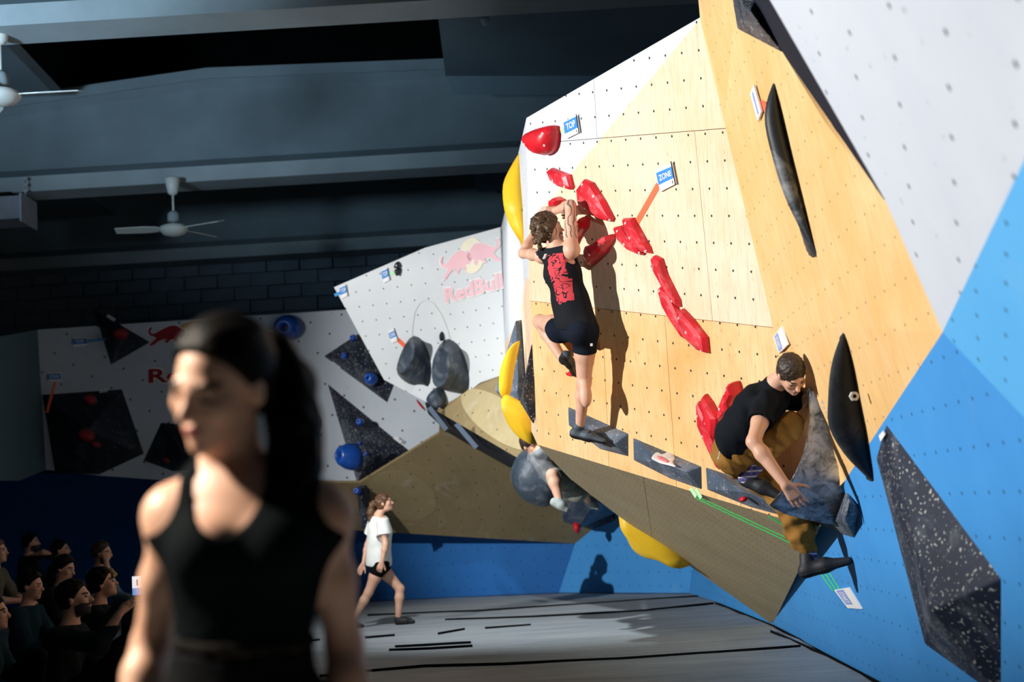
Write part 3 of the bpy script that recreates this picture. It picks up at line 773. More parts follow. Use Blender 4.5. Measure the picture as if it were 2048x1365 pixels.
# ---- printed logo: two charging bulls in front of a disc, lettering below
BULL = [(.05, .55), (.0, .72), (.04, .9), (.13, .93), (.1, .84), (.06, .74), (.11, .62), (.2, .64), (.33, .76), (.5, .9), (.62, .97), (.74, .96), (.84, .86), (.92, .74), (.97, .80), (.99, .72), (1.0, .55), (.96, .42), (.9, .36), (.85, .42), (.79, .38), (.82, .26), (.78, .16), (.71, .2), (.69, .33), (.6, .3), (.52, .16), (.43, .18), (.5, .34), (.38, .33), (.26, .24), (.14, .09), (.03, .04), (.05, .14), (.14, .27), (.22, .42), (.14, .5)]
def logo(Q, n, mats, parts, label, lift=.003):
    e = empty('wall_print', Q[3]); tag(e, label, 'wall print')
    mr, my, mw = mats
    for kind, rect in parts:
        if kind == 'disc':
            uvs = [(.5+.5*math.cos(2*math.pi*k/32), .5+.5*math.sin(2*math.pi*k/32)) for k in range(32)]
            on_quad('disc', Q, uvs, [tuple(range(32))], rect, n, lift, my, e)
        elif kind in ('bull', 'bull_m'):
            P = [(1-x, y) for x, y in BULL][::-1] if kind == 'bull_m' else BULL
            c = np.mean(P, axis=0); G = [tuple(c+(np.array(p)-c)*1.07) for p in P]
            on_quad('outline', Q, G, [tuple(range(len(G)))], rect, n, lift*1.6, mw, e)
            on_quad('bull', Q, P, [tuple(range(len(P)))], rect, n, lift*2.2, mr, e)
        else:
            uvs, f = text_geo(kind, .055); on_quad('outline', Q, uvs, f, rect, n, lift*1.4, mw, e)
            uvs, f = text_geo(kind, .03); w = (rect[1]-rect[0])*.008
            on_quad('lettering', Q, uvs, f, (rect[0]+w, rect[1]-w, rect[2]+.02, rect[3]-.02), n, lift*2.2, mr, e)
    return e
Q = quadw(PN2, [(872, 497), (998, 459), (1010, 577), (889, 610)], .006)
logo(Q, PN2.n, (M_PINK, M_CREAM, M_SIGNW), [('disc', (.34, .74, .40, 1.0)), ('bull', (.03, .53, .40, .86)), ('bull_m', (.47, .99, .45, .90)), ('RedBull', (.02, .98, .0, .30))], 'bulls and lettering print on the white prow, overexposure coloured in as pink')
Q = quadw(PF, [(293, 650), (510, 640), (512, 760), (296, 770)], .006)
logo(Q, PF.n, (M_LOGOR, M_LOGOY, M_SIGNW), [('disc', (.28, .62, .66, 1.02)), ('bull', (.01, .36, .62, .98)), ('bull_m', (.52, .9, .62, .98)), ('RedBull', (.0, .9, .0, .28))], 'dark red bulls and lettering print on the far wall')

# ---- black bar volume under the prow
def hull_w(name, P, mat, label, bev=.006, cat='climbing volume', group=None):
    bm = bmesh.new()
    for p in P: bm.verts.new(p)
    r = bmesh.ops.convex_hull(bm, input=bm.verts[:])
    bmesh.ops.delete(bm, geom=list({g for g in r['geom_interior'] + r['geom_unused'] if isinstance(g, bmesh.types.BMVert)}), context='VERTS')
    bmesh.ops.dissolve_limit(bm, angle_limit=.03, verts=bm.verts[:], edges=bm.edges[:])
    bmesh.ops.bevel(bm, geom=bm.edges[:], offset=bev, segments=2, affect='EDGES', profile=.5)
    bmesh.ops.recalc_face_normals(bm, faces=bm.faces[:]); bm.verts.index_update()
    V = [v.co.copy() for v in bm.verts]; F = [[v.index for v in f.verts] for f in bm.faces]; bm.free()
    return tag(mesh(name, V, F, mat), label, cat, group)
up_e = [(850, 806), (873, 823), (960, 874), (1063, 932)]; lo_e = [(856, 828), (893, 864), (942, 893), (1018, 935), (1048, 945)]
dn = [PNU.depth(*p)+.05 for p in up_e]; dl = [PK.depth(*p)-.25 for p in lo_e]
hull_w('black_volume', [C(p[0], p[1], d) for p, d in zip(up_e, dn)] + [C(p[0], p[1], d) for p, d in zip(lo_e, dl)] + [C(p[0]+4, p[1]-6, d+.3) for p, d in zip(up_e, dl)], M_VOLD, 'long black bar volume under the prow')
tape(Plane(C(875, 832, 18.3), -FWD), (858, 815), (893, 860), .03, M_STRIP, 'left blue grey strip across the black bar volume', 'strips on the black bar', h=.02)
tape(Plane(C(930, 870, 17.6), -FWD), (912, 848), (953, 896), .03, M_STRIP, 'right blue grey strip across the black bar volume', 'strips on the black bar', h=.02)
hold('red_hold', Plane(C(840, 808, 18.9), -FWD), [(832, 799), (841, 807), (852, 822), (845, 818), (836, 808)], .1, M_RED, 'dark red hold peeking out under the prow edge', None, sm=2)

# ---- far wall volumes and blue holds
FG = 'black volumes on the far wall'; BG = 'blue holds on the far wall'
v = hull('black_volume', PF, [(187, 618), (300, 685), (222, 730)], [(238, 676, .3)], M_VOLD, 'black triangular volume with a dull red hold at the top of the far wall', group=FG); marks(PF, (212, 634), (228, 644), .05, v, h=.12)
M_REDD = plain('hold_red_dark', (.22, .012, .018), .5, .2)
hold('red_hold', Plane(PF.at(241, 669, .27), PF.n), oval((241, 668), 15, 12, 0, 12), .12, M_REDD, 'dull red round hold on the black triangular volume', None, sm=1)
v = hull('black_volume', PF, [(84, 790), (244, 779), (288, 908), (198, 950), (110, 945)], [(175, 862, .7), (150, 905, .55)], M_VOLD, 'largest black block volume on the dark left of the far wall', group=FG); marks(PF, (199, 787), (216, 784), .05, v, h=.06)
for c, r, lab in (((180, 800), 13, 'upper dull red hold on the largest black block volume'), ((172, 872), 17, 'middle dull red hold on the largest black block volume'), ((192, 890), 8, 'small glossy red hold on the largest black block volume')):
    hold('red_hold', Plane(PF.at(c[0], c[1], .62), PF.n), oval(c, r, r*.8, .4, 12), .14, M_REDD, lab, 'dull red holds on the black block', sm=1)
v = hull('black_volume', PF, [(322, 846), (402, 852), (470, 875), (440, 940), (345, 943), (287, 922)], [(365, 905, .45)], M_VOLD, 'black block volume behind the shoulder of the woman in front', group=FG); marks(PF, (356, 853), (373, 856), .05, v, h=.06)
hold('red_hold', Plane(PF.at(330, 920, .3), PF.n), oval((332, 921), 7, 5, .4, 10), .08, M_REDD, 'tiny red hold on the black block behind the shoulder', None, sm=1)
v = hull('black_volume', PF, [(648, 713), (716, 668), (800, 740), (775, 806)], [(694, 720, .30), (718, 690, .22)], M_NAVY, 'black kite volume with blue holds at the prow edge', group=FG); marks(PF, (664, 725), (680, 737), .05, v, h=.03)
v = hull('black_volume', PF, [(655, 768), (821, 904), (806, 918), (714, 966)], [(716, 862, .34), (735, 915, .42)], M_NAVY, 'black triangular volume with four blue holds on the far wall', group=FG); marks(PF, (786, 878), (800, 888), .05, v, h=.10)
hull('navy_volume', PF, [(712, 968), (735, 958), (745, 1050), (722, 1060)], [(722, 1000, .3)], M_NAVY, 'narrow navy volume behind the walking woman', group=None)
def donut(c, rx, H, base_h, lab, mat=None, tilt=(0, 0), sq=1.0, hole=.22):
    p = PF.at(c[0], c[1], base_h); r = rx/FPX*(p-CAM).dot(FWD)
    ax = (PF.n + PF.u*tilt[0] + PF.v*tilt[1]).normalized()
    V, F = lathe_geo(p, ax, [(r*.92, -.02), (r, .15*H), (r*.93, .5*H), (r*.7, .86*H), (r*.45, H), (r*(hole+.1), .95*H), (r*hole, .7*H), (r*hole*.8, .35*H)], 24)
    V = [p + (v-p) - PF.v*((v-p).dot(PF.v)*(1-sq)) for v in V]
    o = tag(mesh('blue_hold', V, F, mat or M_HBLUE, smooth=True), lab, 'climbing hold', BG)
    q = p+ax*(.36*H); v, f = lathe_geo(q, ax, [(r*hole*.7, 0), (r*hole*.7, .02)], 10); mesh('bolt', v, f, M_BOLT, o)
donut((578, 656), 29, .28, 0, 'large blue doughnut hold at the top of the far wall', tilt=(-.15, -.1), sq=.9)
donut((613, 847), 27, .3, 0, 'large blue doughnut hold next to the dark ponytail', tilt=(-.35, .1))
donut((710, 915), 22, .32, .25, 'large blue cup hold low on the black triangular volume', tilt=(-.9, .1), sq=1.25)
donut((745, 759), 13, .16, .16, 'medium blue hold at the tip of the black kite volume', tilt=(-.4, .1))
for c, r, h, lab in (((690, 713), 7, .30, 'small blue hold on the ridge of the black kite volume'), ((708, 677), 7, .2, 'small blue hold at the upper corner of the black kite volume'), ((721, 845), 8, .33, 'small blue hold on the peak of the black triangular volume'), ((722, 888), 4, .38, 'upper of two tiny blue screws on the black triangular volume'), ((735, 909), 4, .42, 'lower of two tiny blue screws on the black triangular volume'), ((716, 983), 8, .25, 'small blue hold low beside the walking woman')):
    donut(c, r, .1, h-.03, lab, tilt=(-.2, .1), hole=.18)
tape(PF, (550, 664), (450, 672), .02, M_TAPEG, 'thin green tape left of the top blue doughnut hold')
sign(PF, [(145, 676), (173, 675), (174, 692), (147, 694)], 'TOP', 'dim TOP sign left of the black triangular volume', band=(0, 1, .25, .9), trect=(.2, .8, .38, .76), edge=False)
sign(PF, [(94, 747), (121, 746), (122, 763), (96, 764)], 'ZONE', 'dim ZONE sign on the dark left of the far wall', band=(0, 1, .25, .9), trect=(.12, .88, .38, .76), edge=False)
tape(PF, (174, 683), (224, 677), .018, M_TAPEB, 'blue tape from the dim TOP sign to the black triangle', h=.05)
tape(PF, (110, 765), (94, 826), .02, M_TAPEO, 'red tape below the dim ZONE sign', h=.2)

# ---- under the main face: round pad, black block
PGR = Plane(C(1075, 955, 16.1), cv(-.35, -.3, -.9))
hold('round_pad', PGR, oval((1078, 957), 62, 46, .75, 22), .45, M_GREY, 'big round slate hold behind the hanging climber', None, sm=1, ridge=.9)
PBX = Plane(C(1160, 1020, 20.7), PK.n)
hull('black_volume', PBX, [(1121, 1029), (1142, 985), (1225, 1005), (1235, 1025), (1163, 1056), (1127, 1044)], [(1125, 1034, .35), (1148, 994, .35), (1192, 1003, .35), (1162, 1050, .35)], M_VOL, 'slate block volume below the hanging climber')
hold('red_hold', Plane(C(1154, 1054, 20.5), PK.n), oval((1154, 1055), 8, 6, .3, 12), .12, M_RED, 'red button hold under the slate block volume', None, sm=1)
hull('black_volume', PK, [(1195, 1000), (1240, 1030), (1262, 1090), (1216, 1034), (1170, 1052)], [(1230, 1040, .12)], M_NAVY, 'navy wedge volume beside the light blue far corner')

# ---- right side: fins, chalked claw hold, navy block
def fin(name, plane, outer, attach, back, mat, label, bulge=.04, dout=0.0, cat='climbing hold', bolts=(), sub=3):
    O = catmull(outer, sub, False); A = catmull(attach, sub, False); V, F = [], []; n = len(O)
    along = (plane.u if plane.u.dot(FWD) > 0 else -plane.u)
    for o, a in zip(O, A):
        a3 = plane.at(a[0], a[1], -.01); da = (a3-CAM).dot(FWD); o3 = C(o[0], o[1], da+dout)
        mid = (a3+o3)/2 - FWD*bulge; q = o3.lerp(mid, .25) - FWD*bulge*.3
        b3 = a3 + along*back; m2 = (o3*.6+b3*.4)
        V += [a3, mid, q, o3, m2, b3]
    k = 6
    for i in range(n-1):
        for j in range(k): F.append((i*k+j, i*k+(j+1) % k, (i+1)*k+(j+1) % k, (i+1)*k+j))
    F += [tuple(range(k)), tuple(range((n-1)*k+k-1, (n-1)*k-1, -1))]
    bm = bmesh.new(); vs = [bm.verts.new(v) for v in V]
    for f in F: bm.faces.new([vs[i] for i in f])
    bmesh.ops.recalc_face_normals(bm, faces=bm.faces[:]); bm.verts.index_update()
    F = [[v.index for v in f.verts] for f in bm.faces]; bm.free()
    ob = tag(mesh(name, V, F, mat, smooth=True), label, cat)
    for b in bolts:
        c = C(b[0], b[1], plane.depth(b[0]+25, b[1])-bulge-.015)
        v, f = lathe_geo(c+FWD*.02, -FWD, [(.026, 0), (.026, .025), (.012, .025), (.012, .01)], 6); mesh('bolt', v, f, M_BOLTW, ob)
        v, f = lathe_geo(c, -FWD, [(.011, -.006), (.011, -.004)], 10); mesh('bolt_socket', v, f, M_BLACK, ob)
    return ob
M_CHALK2, nt, N, L, B = new_mat('claw_chalked'); ob = objsock(nt)
c = mixc(nt, ramp(nt, noise(nt, ob, 9, 6, .75, .8), .34, .60), (.05, .07, .10), (.66, .70, .76)); c = mixc(nt, ramp(nt, noise(nt, ob, 3.2, 3, .6), .26, .38), (.03, .042, .06), c); L.new(c, B.inputs['Base Color']); B.inputs['Roughness'].default_value = .75
fin('yellow_hold', PL, [(1038, 306), (1019, 338), (1006, 370), (1007, 410), (1015, 440), (1029, 467), (1047, 487)],
    [(1041, 308), (1043, 338), (1045, 370), (1048, 410), (1049, 440), (1050, 467), (1050, 488)], .5, M_YEL, 'big yellow half-moon hold high on the left corner', .05, dout=.1)['group'] = 'big yellow holds'
M_BLADE = volume_mat('blade_black_chalk', (.022, .028, .036), .0, .8, rough=.5, cscale=2.0)
fin('black_fin', PR, [(1546, 166), (1533, 205), (1530, 250), (1546, 320), (1568, 390), (1596, 450), (1622, 500), (1634, 518)],
    [(1549, 168), (1561, 210), (1572, 255), (1585, 310), (1600, 370), (1617, 440), (1630, 495), (1636, 518)], .25, M_BLADE, 'long black blade hold with chalk high on the amber plywood', .05)
fin('black_fin', PR2, [(1686, 665), (1673, 695), (1661, 740), (1656, 800), (1658, 855), (1688, 908), (1722, 944), (1748, 966)],
    [(1689, 665), (1700, 695), (1711, 740), (1722, 800), (1733, 855), (1742, 908), (1748, 944), (1750, 966)], .22, M_PAD, 'black leaf-shaped fin hold with a white bolt', .03, bolts=[(1709, 793)])
claw = fin('chalked_claw', PR2, [(1624, 774), (1619, 810), (1618, 850), (1607, 905), (1584, 958), (1548, 1000), (1541, 1014), (1580, 1032), (1640, 1046)],
    [(1628, 776), (1642, 812), (1656, 852), (1671, 905), (1687, 958), (1692, 1000), (1693, 1018), (1692, 1040), (1690, 1052)], .45, M_CHALK2, 'big chalk-covered claw hold gripped by the climber in black shirt', -.05, dout=-.02, sub=4)
Pck = Plane(C(1652, 830, PR2.depth(1652, 830)-.05), -FWD); marks(Pck, (1640, 803), (1660, 852), .02, claw)
hull('chalked_volume', PB, [(1693, 985), (1719, 1020), (1709, 1077), (1682, 1069), (1632, 1046), (1650, 1020)], [(1690, 1040, .10), (1700, 1010, .06)], M_CHALK, 'chalky angular base volume below the claw hold')
navy = hull('navy_volume', PB, [(1772, 848), (1752, 915), (1850, 1290), (1925, 1330), (2003, 1400), (2003, 1158)], [(1864, 1222, .22)], M_NAVY, 'large flecked navy volume on the blue foot of the wall', bev=.010)
st = quadw(PB, [(1757, 872), (1766, 862), (1770, 870), (1761, 884)], .03); V, F = slab_geo(st, PB.n, .004); mesh('sticker', V, F, M_SIGNW, navy)
hull('black_volume', PR, [(1462, -20), (1475, 58), (1512, 76), (1564, 105), (1548, 60), (1520, -20)], [(1500, 20, .16), (1520, 50, .12)], M_NAVY, 'black volume at the top of the amber plywood')
V, F = slab_geo([PW.at(1528, -25), PW.at(1770, 400), PR.at(1768, 400), PR.at(1650, 245), PR.at(1566, 106), PR.at(1480, -30)], PR.n, .02)
mesh('return_side', V, F, plain('return_navy', (.010, .014, .026), .8, .2, spec=.08), wall_close)
sign(PR, [(1507, 170), (1522, 224), (1515, 243), (1500, 188)], '', 'narrow white sign left of the long black blade hold', band=(.1, .9, .35, .62), bandmat=M_SIGNB2, edge=False)
tape(PR, (1516, 207), (1533, 214), .03, M_TAPEO, 'orange tape joining the narrow sign and the black blade')
sign(PR, [(1562, 653), (1575, 690), (1557, 708), (1547, 674)], 'START', 'pale START sign behind the head of the climber in black shirt', band=(.05, .95, .1, .5), trect=(.2, .8, .18, .42), bandmat=M_SIGNB2, edge=False, h=.01)
sign(PB, [(1697, 1176), (1723, 1219), (1695, 1217), (1668, 1181)], 'START', 'white START sign where the green tapes meet on the blue wall', band=(.05, .8, .12, .60), trect=(.15, .72, .22, .50), bandmat=M_SIGNB2, edge=False, h=.01)

# ---- ceiling fans, hanging heater, smoke detector
def fan(y, hub_px, top_px, R, angles, label):
    pl = yplane(y); hub = pl.at(*hub_px); top = pl.at(*top_px); top.x = hub.x
    e = empty('ceiling_fan', hub, label, 'fan', 'ceiling fans')
    z = Vector((0, 0, 1))
    V, F = lathe_geo(top, -z, [(.09, 0), (.11, .02), (.07, .22), (.03, .25)], 20); mesh('canopy', V, F, M_FANW, e, True)
    V, F = tube_geo([top-z*.2, hub+z*.1], .016, 10); mesh('rod', V, F, M_FANW, e, True)
    V, F = lathe_geo(hub+z*.28, -z, [(.045, 0), (.085, .04), (.085, .14), (.03, .16)], 20); mesh('collar', V, F, M_CONCW, e, True)
    V, F = lathe_geo(hub+z*.1, -z, [(.08, 0), (.19, .04), (.2, .09), (.15, .15), (.05, .18)], 28); mesh('motor', V, F, M_FANW, e, True)
    for a in angles:
        d = Vector((math.cos(a), math.sin(a), 0)); s = Vector((-d.y, d.x, .25)).normalized(); n = d.cross(s)
        P = [(.17, .035), (.25, .06), (.4, .075), (R*.8, .07), (R, .06)]
        V, F = [], []
        for r, w in P:
            for sg in (-1, 1):
                for t in (-1, 1): V.append(hub+z*.03+d*r+s*(w*1.3*sg)+n*(.006*t))
        for i in range(len(P)-1):
            o = i*4; F += [(o, o+4, o+6, o+2), (o+1, o+3, o+7, o+5), (o, o+1, o+5, o+4), (o+2, o+6, o+7, o+3)]
        F += [(0, 2, 3, 1), (len(V)-4, len(V)-3, len(V)-1, len(V)-2)]
        mesh('blade', V, F, M_FANW, e)
fan(Y1-.45, (348, 462), (345, 356), .80, (math.pi+.10, -.42, 1.05), 'white three-blade ceiling fan hanging from the middle beam')
fan(Y0-.0, (2, 196), (4, 42), .80, (.02, 2.1, 4.2), 'white ceiling fan cut off at the upper left edge')
# heater box on chains
ph = yplane(Y1-.42); hc = ph.at(30, 424)
e = empty('hanging_heater', hc, 'grey metal heater box hanging on chains under the middle beam', 'heater')
M_HEAT = plain('heater_grey', (.22, .25, .30), .5, .1); M_HEATL = plain('heater_plate', (.34, .37, .44), .5, .1)
V, F = box_geo(hc+Vector((-.45, 0, 0)), (.62, 0, 0), (0, .3, 0), (0, 0, .16)); mesh('body', V, F, M_HEAT, e)
V, F = box_geo(hc+Vector((.19, 0, -.01)), (.012, 0, 0), (0, .33, 0), (0, 0, .2)); mesh('end_plate', V, F, M_HEATL, e)
V, F = box_geo(hc+Vector((-.45, -.05, .19)), (.5, 0, 0), (0, .25, 0), (0, 0, .03)); mesh('vent', V, F, M_BLACK, e)
for dx in (.15, -1.0):
    t = hc+Vector((dx, 0, .17)); zt2 = zb1+.14
    g = []
    k = 0; z0 = t.z
    while z0 < zt2:
        g.append(lathe_geo((t.x, t.y, z0+.03), (1, 0, 0) if k % 2 else (0, 1, 0), [(.022, -.006), (.028, 0), (.022, .006)], 8)); z0 += .045; k += 1
    V, F = join(*g); mesh('chain', V, F, M_HEATL, e)
sd = C(969, 40, 16.0); rt = C(966, -40, 16.0)
e = empty('smoke_detector', sd, 'white smoke detector on a rod below the pale roof slab', 'smoke detector')
V, F = tube_geo([sd+Vector((0, 0, .02)), sd+Vector((0, 0, .55))], .012, 8); mesh('rod', V, F, M_CONCW, e)
V, F = lathe_geo(sd+Vector((0, 0, .03)), (0, 0, -1), [(.05, 0), (.06, .03), (.035, .06), (.03, .085)], 18); mesh('sensor', V, F, M_CONCW, e, True)

# ---- the key stage lamp's fixture: can, yoke and two added plates that block its spill, all out of view
def key_lamp_blocker():
    a = Vector((math.cos(KEY_AZ), math.sin(KEY_AZ), 0)); sd = Vector((-a.y, a.x, 0)); z = Vector((0, 0, 1))
    e = empty('key_lamp_blocker', KEY-a*.3, 'added lamp can with plates blocking key light spill, unseen left of the hall', 'stage lamp')
    V, F = lathe_geo(KEY-a*.08, -a, [(.02, 0), (.16, .01), (.16, .30), (.10, .38)], 24); mesh('can', V, F, M_PHN, e)
    V, F = tube_geo([KEY-a*.25+sd*.17, KEY-a*.25+sd*.2+z*.25, KEY-a*.25+z*.4, KEY-a*.25-sd*.2+z*.25, KEY-a*.25-sd*.17], .012, 8); mesh('yoke', V, F, M_PHN, e)
    V, F = tube_geo([KEY-a*.25+z*.4, KEY-a*.25+z*2.4], .02, 8); mesh('hanging_pole', V, F, M_PHN, e)
    for el in (-20.0, 4.0):
        g = .35 if el > -5 else -.35
        c = KEY + a*.6 + z*(.6*math.tan(math.radians(el)) + g)
        V, F = box_geo(c, z*.35, sd*1.2, a*.003); mesh('spill_plate', V, F, M_PHN, e)
M_PHN = plain('lamp_black', (.01, .01, .01), .7)
key_lamp_blocker()
# ================================================================== people: smooth blended bodies meshed from distance fields
class Sdf:
    def __init__(s): s.ops = []; s.clips = []
    def cone(s, a, b, ra, rb, k=.025, flat=None):
        s.ops.append(('c', np.array(a, float), np.array(b, float), ra, rb, flat, k, 1)); return s
    def chain(s, P, R, k=.025, flat=None):
        for i in range(len(P)-1): s.cone(P[i], P[i+1], R[i], R[i+1], k, flat)
        return s
    def ell(s, c, r, R=None, k=.02, sign=1):
        R = np.eye(3) if R is None else np.array(R, float)      # rows: local axes
        s.ops.append(('e', np.array(c, float), np.array(r, float), R, None, None, k, sign)); return s
    def keep(s, p, n):
        p, n = np.array(p, float), np.array(n, float)/np.linalg.norm(n)
        s.clips.append(lambda X, p=p, n=n: -((X[0]-p[0])*n[0]+(X[1]-p[1])*n[1]+(X[2]-p[2])*n[2])); return s
    def merged(s, o): s.ops += o.ops; return s
    def build(s, h, grow=0.0, disp=None):
        lo, hi = [], []
        for o in s.ops:
            if o[7] < 0: continue
            if o[0] == 'c':
                r = max(o[3], o[4])*(1 if o[5] is None else max(1, o[5][1])); lo += [o[1]-r, o[2]-r]; hi += [o[1]+r, o[2]+r]
            else:
                r = max(o[2]); lo.append(o[1]-r); hi.append(o[1]+r)
        pad = grow + 4*h + .012
        lo = np.min(lo, axis=0)-pad; hi = np.max(hi, axis=0)+pad
        n = np.ceil((hi-lo)/h).astype(int)+1
        ax = [lo[i]+h*np.arange(n[i]) for i in range(3)]
        D = np.full(n, 1.0, np.float32)
        for o in s.ops:
            kind, k, sg = o[0], o[6], o[7]
            if kind == 'c':
                r = max(o[3], o[4])*(1 if o[5] is None else max(1, o[5][1])); bl, bh = np.minimum(o[1], o[2])-r, np.maximum(o[1], o[2])+r
            else: r = max(o[2]); bl, bh = o[1]-r, o[1]+r
            mg = grow+k+3*h+.01
            i0 = np.clip(((bl-mg-lo)/h).astype(int), 0, n-1); i1 = np.clip(np.ceil((bh+mg-lo)/h).astype(int)+1, 1, n)
            X = np.meshgrid(*[ax[i][i0[i]:i1[i]] for i in range(3)], indexing='ij')
            if kind == 'c':
                a, b = o[1], o[2]; ab = b-a; L2 = max(ab@ab, 1e-12)
                q = [X[i]-a[i] for i in range(3)]
                t = np.clip((q[0]*ab[0]+q[1]*ab[1]+q[2]*ab[2])/L2, 0, 1)
                q = [q[i]-t*ab[i] for i in range(3)]; rr = o[3]+(o[4]-o[3])*t
                d2 = q[0]**2+q[1]**2+q[2]**2
                if o[5] is not None:
                    f, fx = np.array(o[5][0], float), o[5][1]
                    c = q[0]*f[0]+q[1]*f[1]+q[2]*f[2]; d2 = np.maximum(d2-c*c, 0)+(c/fx)**2
                    d = (np.sqrt(d2)-rr)*min(1.0, fx*1.15)
                else: d = np.sqrt(d2)-rr
            else:
                q = [X[i]-o[1][i] for i in range(3)]; R = o[3]; rr = o[2]
                l = [q[0]*R[i][0]+q[1]*R[i][1]+q[2]*R[i][2] for i in range(3)]
                k0 = np.sqrt(sum((l[i]/rr[i])**2 for i in range(3)))+1e-9; k1 = np.sqrt(sum((l[i]/rr[i]**2)**2 for i in range(3)))+1e-9
                d = k0*(k0-1)/k1
            sl = tuple(slice(i0[i], i1[i]) for i in range(3)); A = D[sl]
            if sg > 0:
                hh = np.maximum(k-np.abs(A-d), 0)/k; D[sl] = np.minimum(A, d)-hh*hh*k*.25
            else:
                d = -d; hh = np.maximum(k-np.abs(A-d), 0)/k; D[sl] = np.maximum(A, d)+hh*hh*k*.25
        D -= grow
        if disp is not None or s.clips:
            X = np.meshgrid(*ax, indexing='ij')
            if disp is not None: D = D+disp(X)
            for c in s.clips: D = np.maximum(D, c(X))
        return surface_nets(D, lo, h)
def surface_nets(D, lo, h):
    S = D < 0; n = np.array(D.shape)-1
    num = np.zeros(tuple(n)+(3,), np.float32); cnt = np.zeros(tuple(n), np.float32)
    for axis in range(3):
        for u in (0, 1):
            for v in (0, 1):
                o0 = [0, 0, 0]; o1 = [0, 0, 0]; oth = [a for a in range(3) if a != axis]
                o0[oth[0]] = o1[oth[0]] = u; o0[oth[1]] = o1[oth[1]] = v; o1[axis] = 1
                s0 = tuple(slice(o0[i], o0[i]+n[i]) for i in range(3)); s1 = tuple(slice(o1[i], o1[i]+n[i]) for i in range(3))
                m_ = S[s0] != S[s1]; d0, d1 = D[s0], D[s1]
                t = np.where(m_, d0/np.where(d0-d1 == 0, 1, d0-d1), 0)
                cnt += m_
                for i in range(3):
                    num[..., i] += m_*(t if i == axis else float(o0[i]))
    act = cnt > 0; idx = -np.ones(tuple(n), np.int64); idx[act] = np.arange(act.sum())
    cell = np.argwhere(act); V = (cell+num[act]/cnt[act][:, None])*h+lo
    F = []
    for axis in range(3):
        oth = [a for a in range(3) if a != axis]
        sl0 = [slice(1, n[i]) for i in range(3)]; sl0[axis] = slice(0, n[axis])
        sl1 = list(sl0); sl1[axis] = slice(1, n[axis]+1)
        a, b = S[tuple(sl0)], S[tuple(sl1)]
        w = np.argwhere(a != b); 
        if len(w) == 0: continue
        base = w.copy()
        for i in oth: base[:, i] += 1
        def cid(du, dv):
            c = base.copy(); c[:, oth[0]] -= du; c[:, oth[1]] -= dv; return idx[c[:, 0], c[:, 1], c[:, 2]]
        q = np.stack([cid(1, 1), cid(0, 1), cid(0, 0), cid(1, 0)], 1)
        inside_first = a[w[:, 0], w[:, 1], w[:, 2]]
        flip = ~inside_first if axis != 1 else inside_first
        q[flip] = q[flip][:, ::-1]; F.append(q)
    return V, np.concatenate(F) if F else np.zeros((0, 4), int)
def sdf_mesh(name, VF, mats, parent, fmat=None, uvf=None, attrs=None):
    V, F = VF
    o0 = (V.min(0)+V.max(0))/2
    me = bpy.data.meshes.new(name); me.vertices.add(len(V)); me.vertices.foreach_set('co', (V-o0).astype(np.float32).ravel())
    me.loops.add(F.size); me.loops.foreach_set('vertex_index', F.astype(np.int32).ravel())
    me.polygons.add(len(F)); me.polygons.foreach_set('loop_start', np.arange(0, F.size, 4, dtype=np.int32))
    me.polygons.foreach_set('use_smooth', np.ones(len(F), bool))
    if not isinstance(mats, (list, tuple)): mats = [mats]
    for mm in mats: me.materials.append(mm)
    if fmat is not None:
        c = V[F].mean(1); me.polygons.foreach_set('material_index', fmat(c).astype(np.int32))
    if uvf is not None:
        lay = me.uv_layers.new(name='UVMap'); lay.data.foreach_set('uv', uvf(V[F.ravel()]).astype(np.float32).ravel())
    for nm, fn in (attrs or {}).items():
        at = me.attributes.new(nm, 'FLOAT', 'POINT'); at.data.foreach_set('value', fn(V).astype(np.float32))
    me.update(calc_edges=True); me.validate()
    o = bpy.data.objects.new(name, me); COL.objects.link(o)
    mw = Matrix.Translation(Vector(o0)); o.matrix_world = mw
    if parent is not None:
        o.parent = parent; o.matrix_parent_inverse = parent.matrix_world.inverted(); o.matrix_world = mw
    return o
def nrm(v): v = np.array(v, float); return v/np.linalg.norm(v)
def basis(fwd, up):
    f = nrm(fwd); u = np.array(up, float); u = nrm(u-f*(u@f)); r = np.cross(f, u); return r, f, u       # right, forward, up
A3 = lambda v: np.array(v, float)
def wob(amp, freq, seed=0):
    rs = np.random.RandomState(abs(seed)); K = rs.randn(7, 3)*freq; ph = rs.rand(7)*6.28
    def f(X):
        d = 0
        for k, p in zip(K, ph): d = d+np.sin(X[0]*k[0]+X[1]*k[1]+X[2]*k[2]+p)
        return (d*amp/3.0).astype(np.float32)
    return f
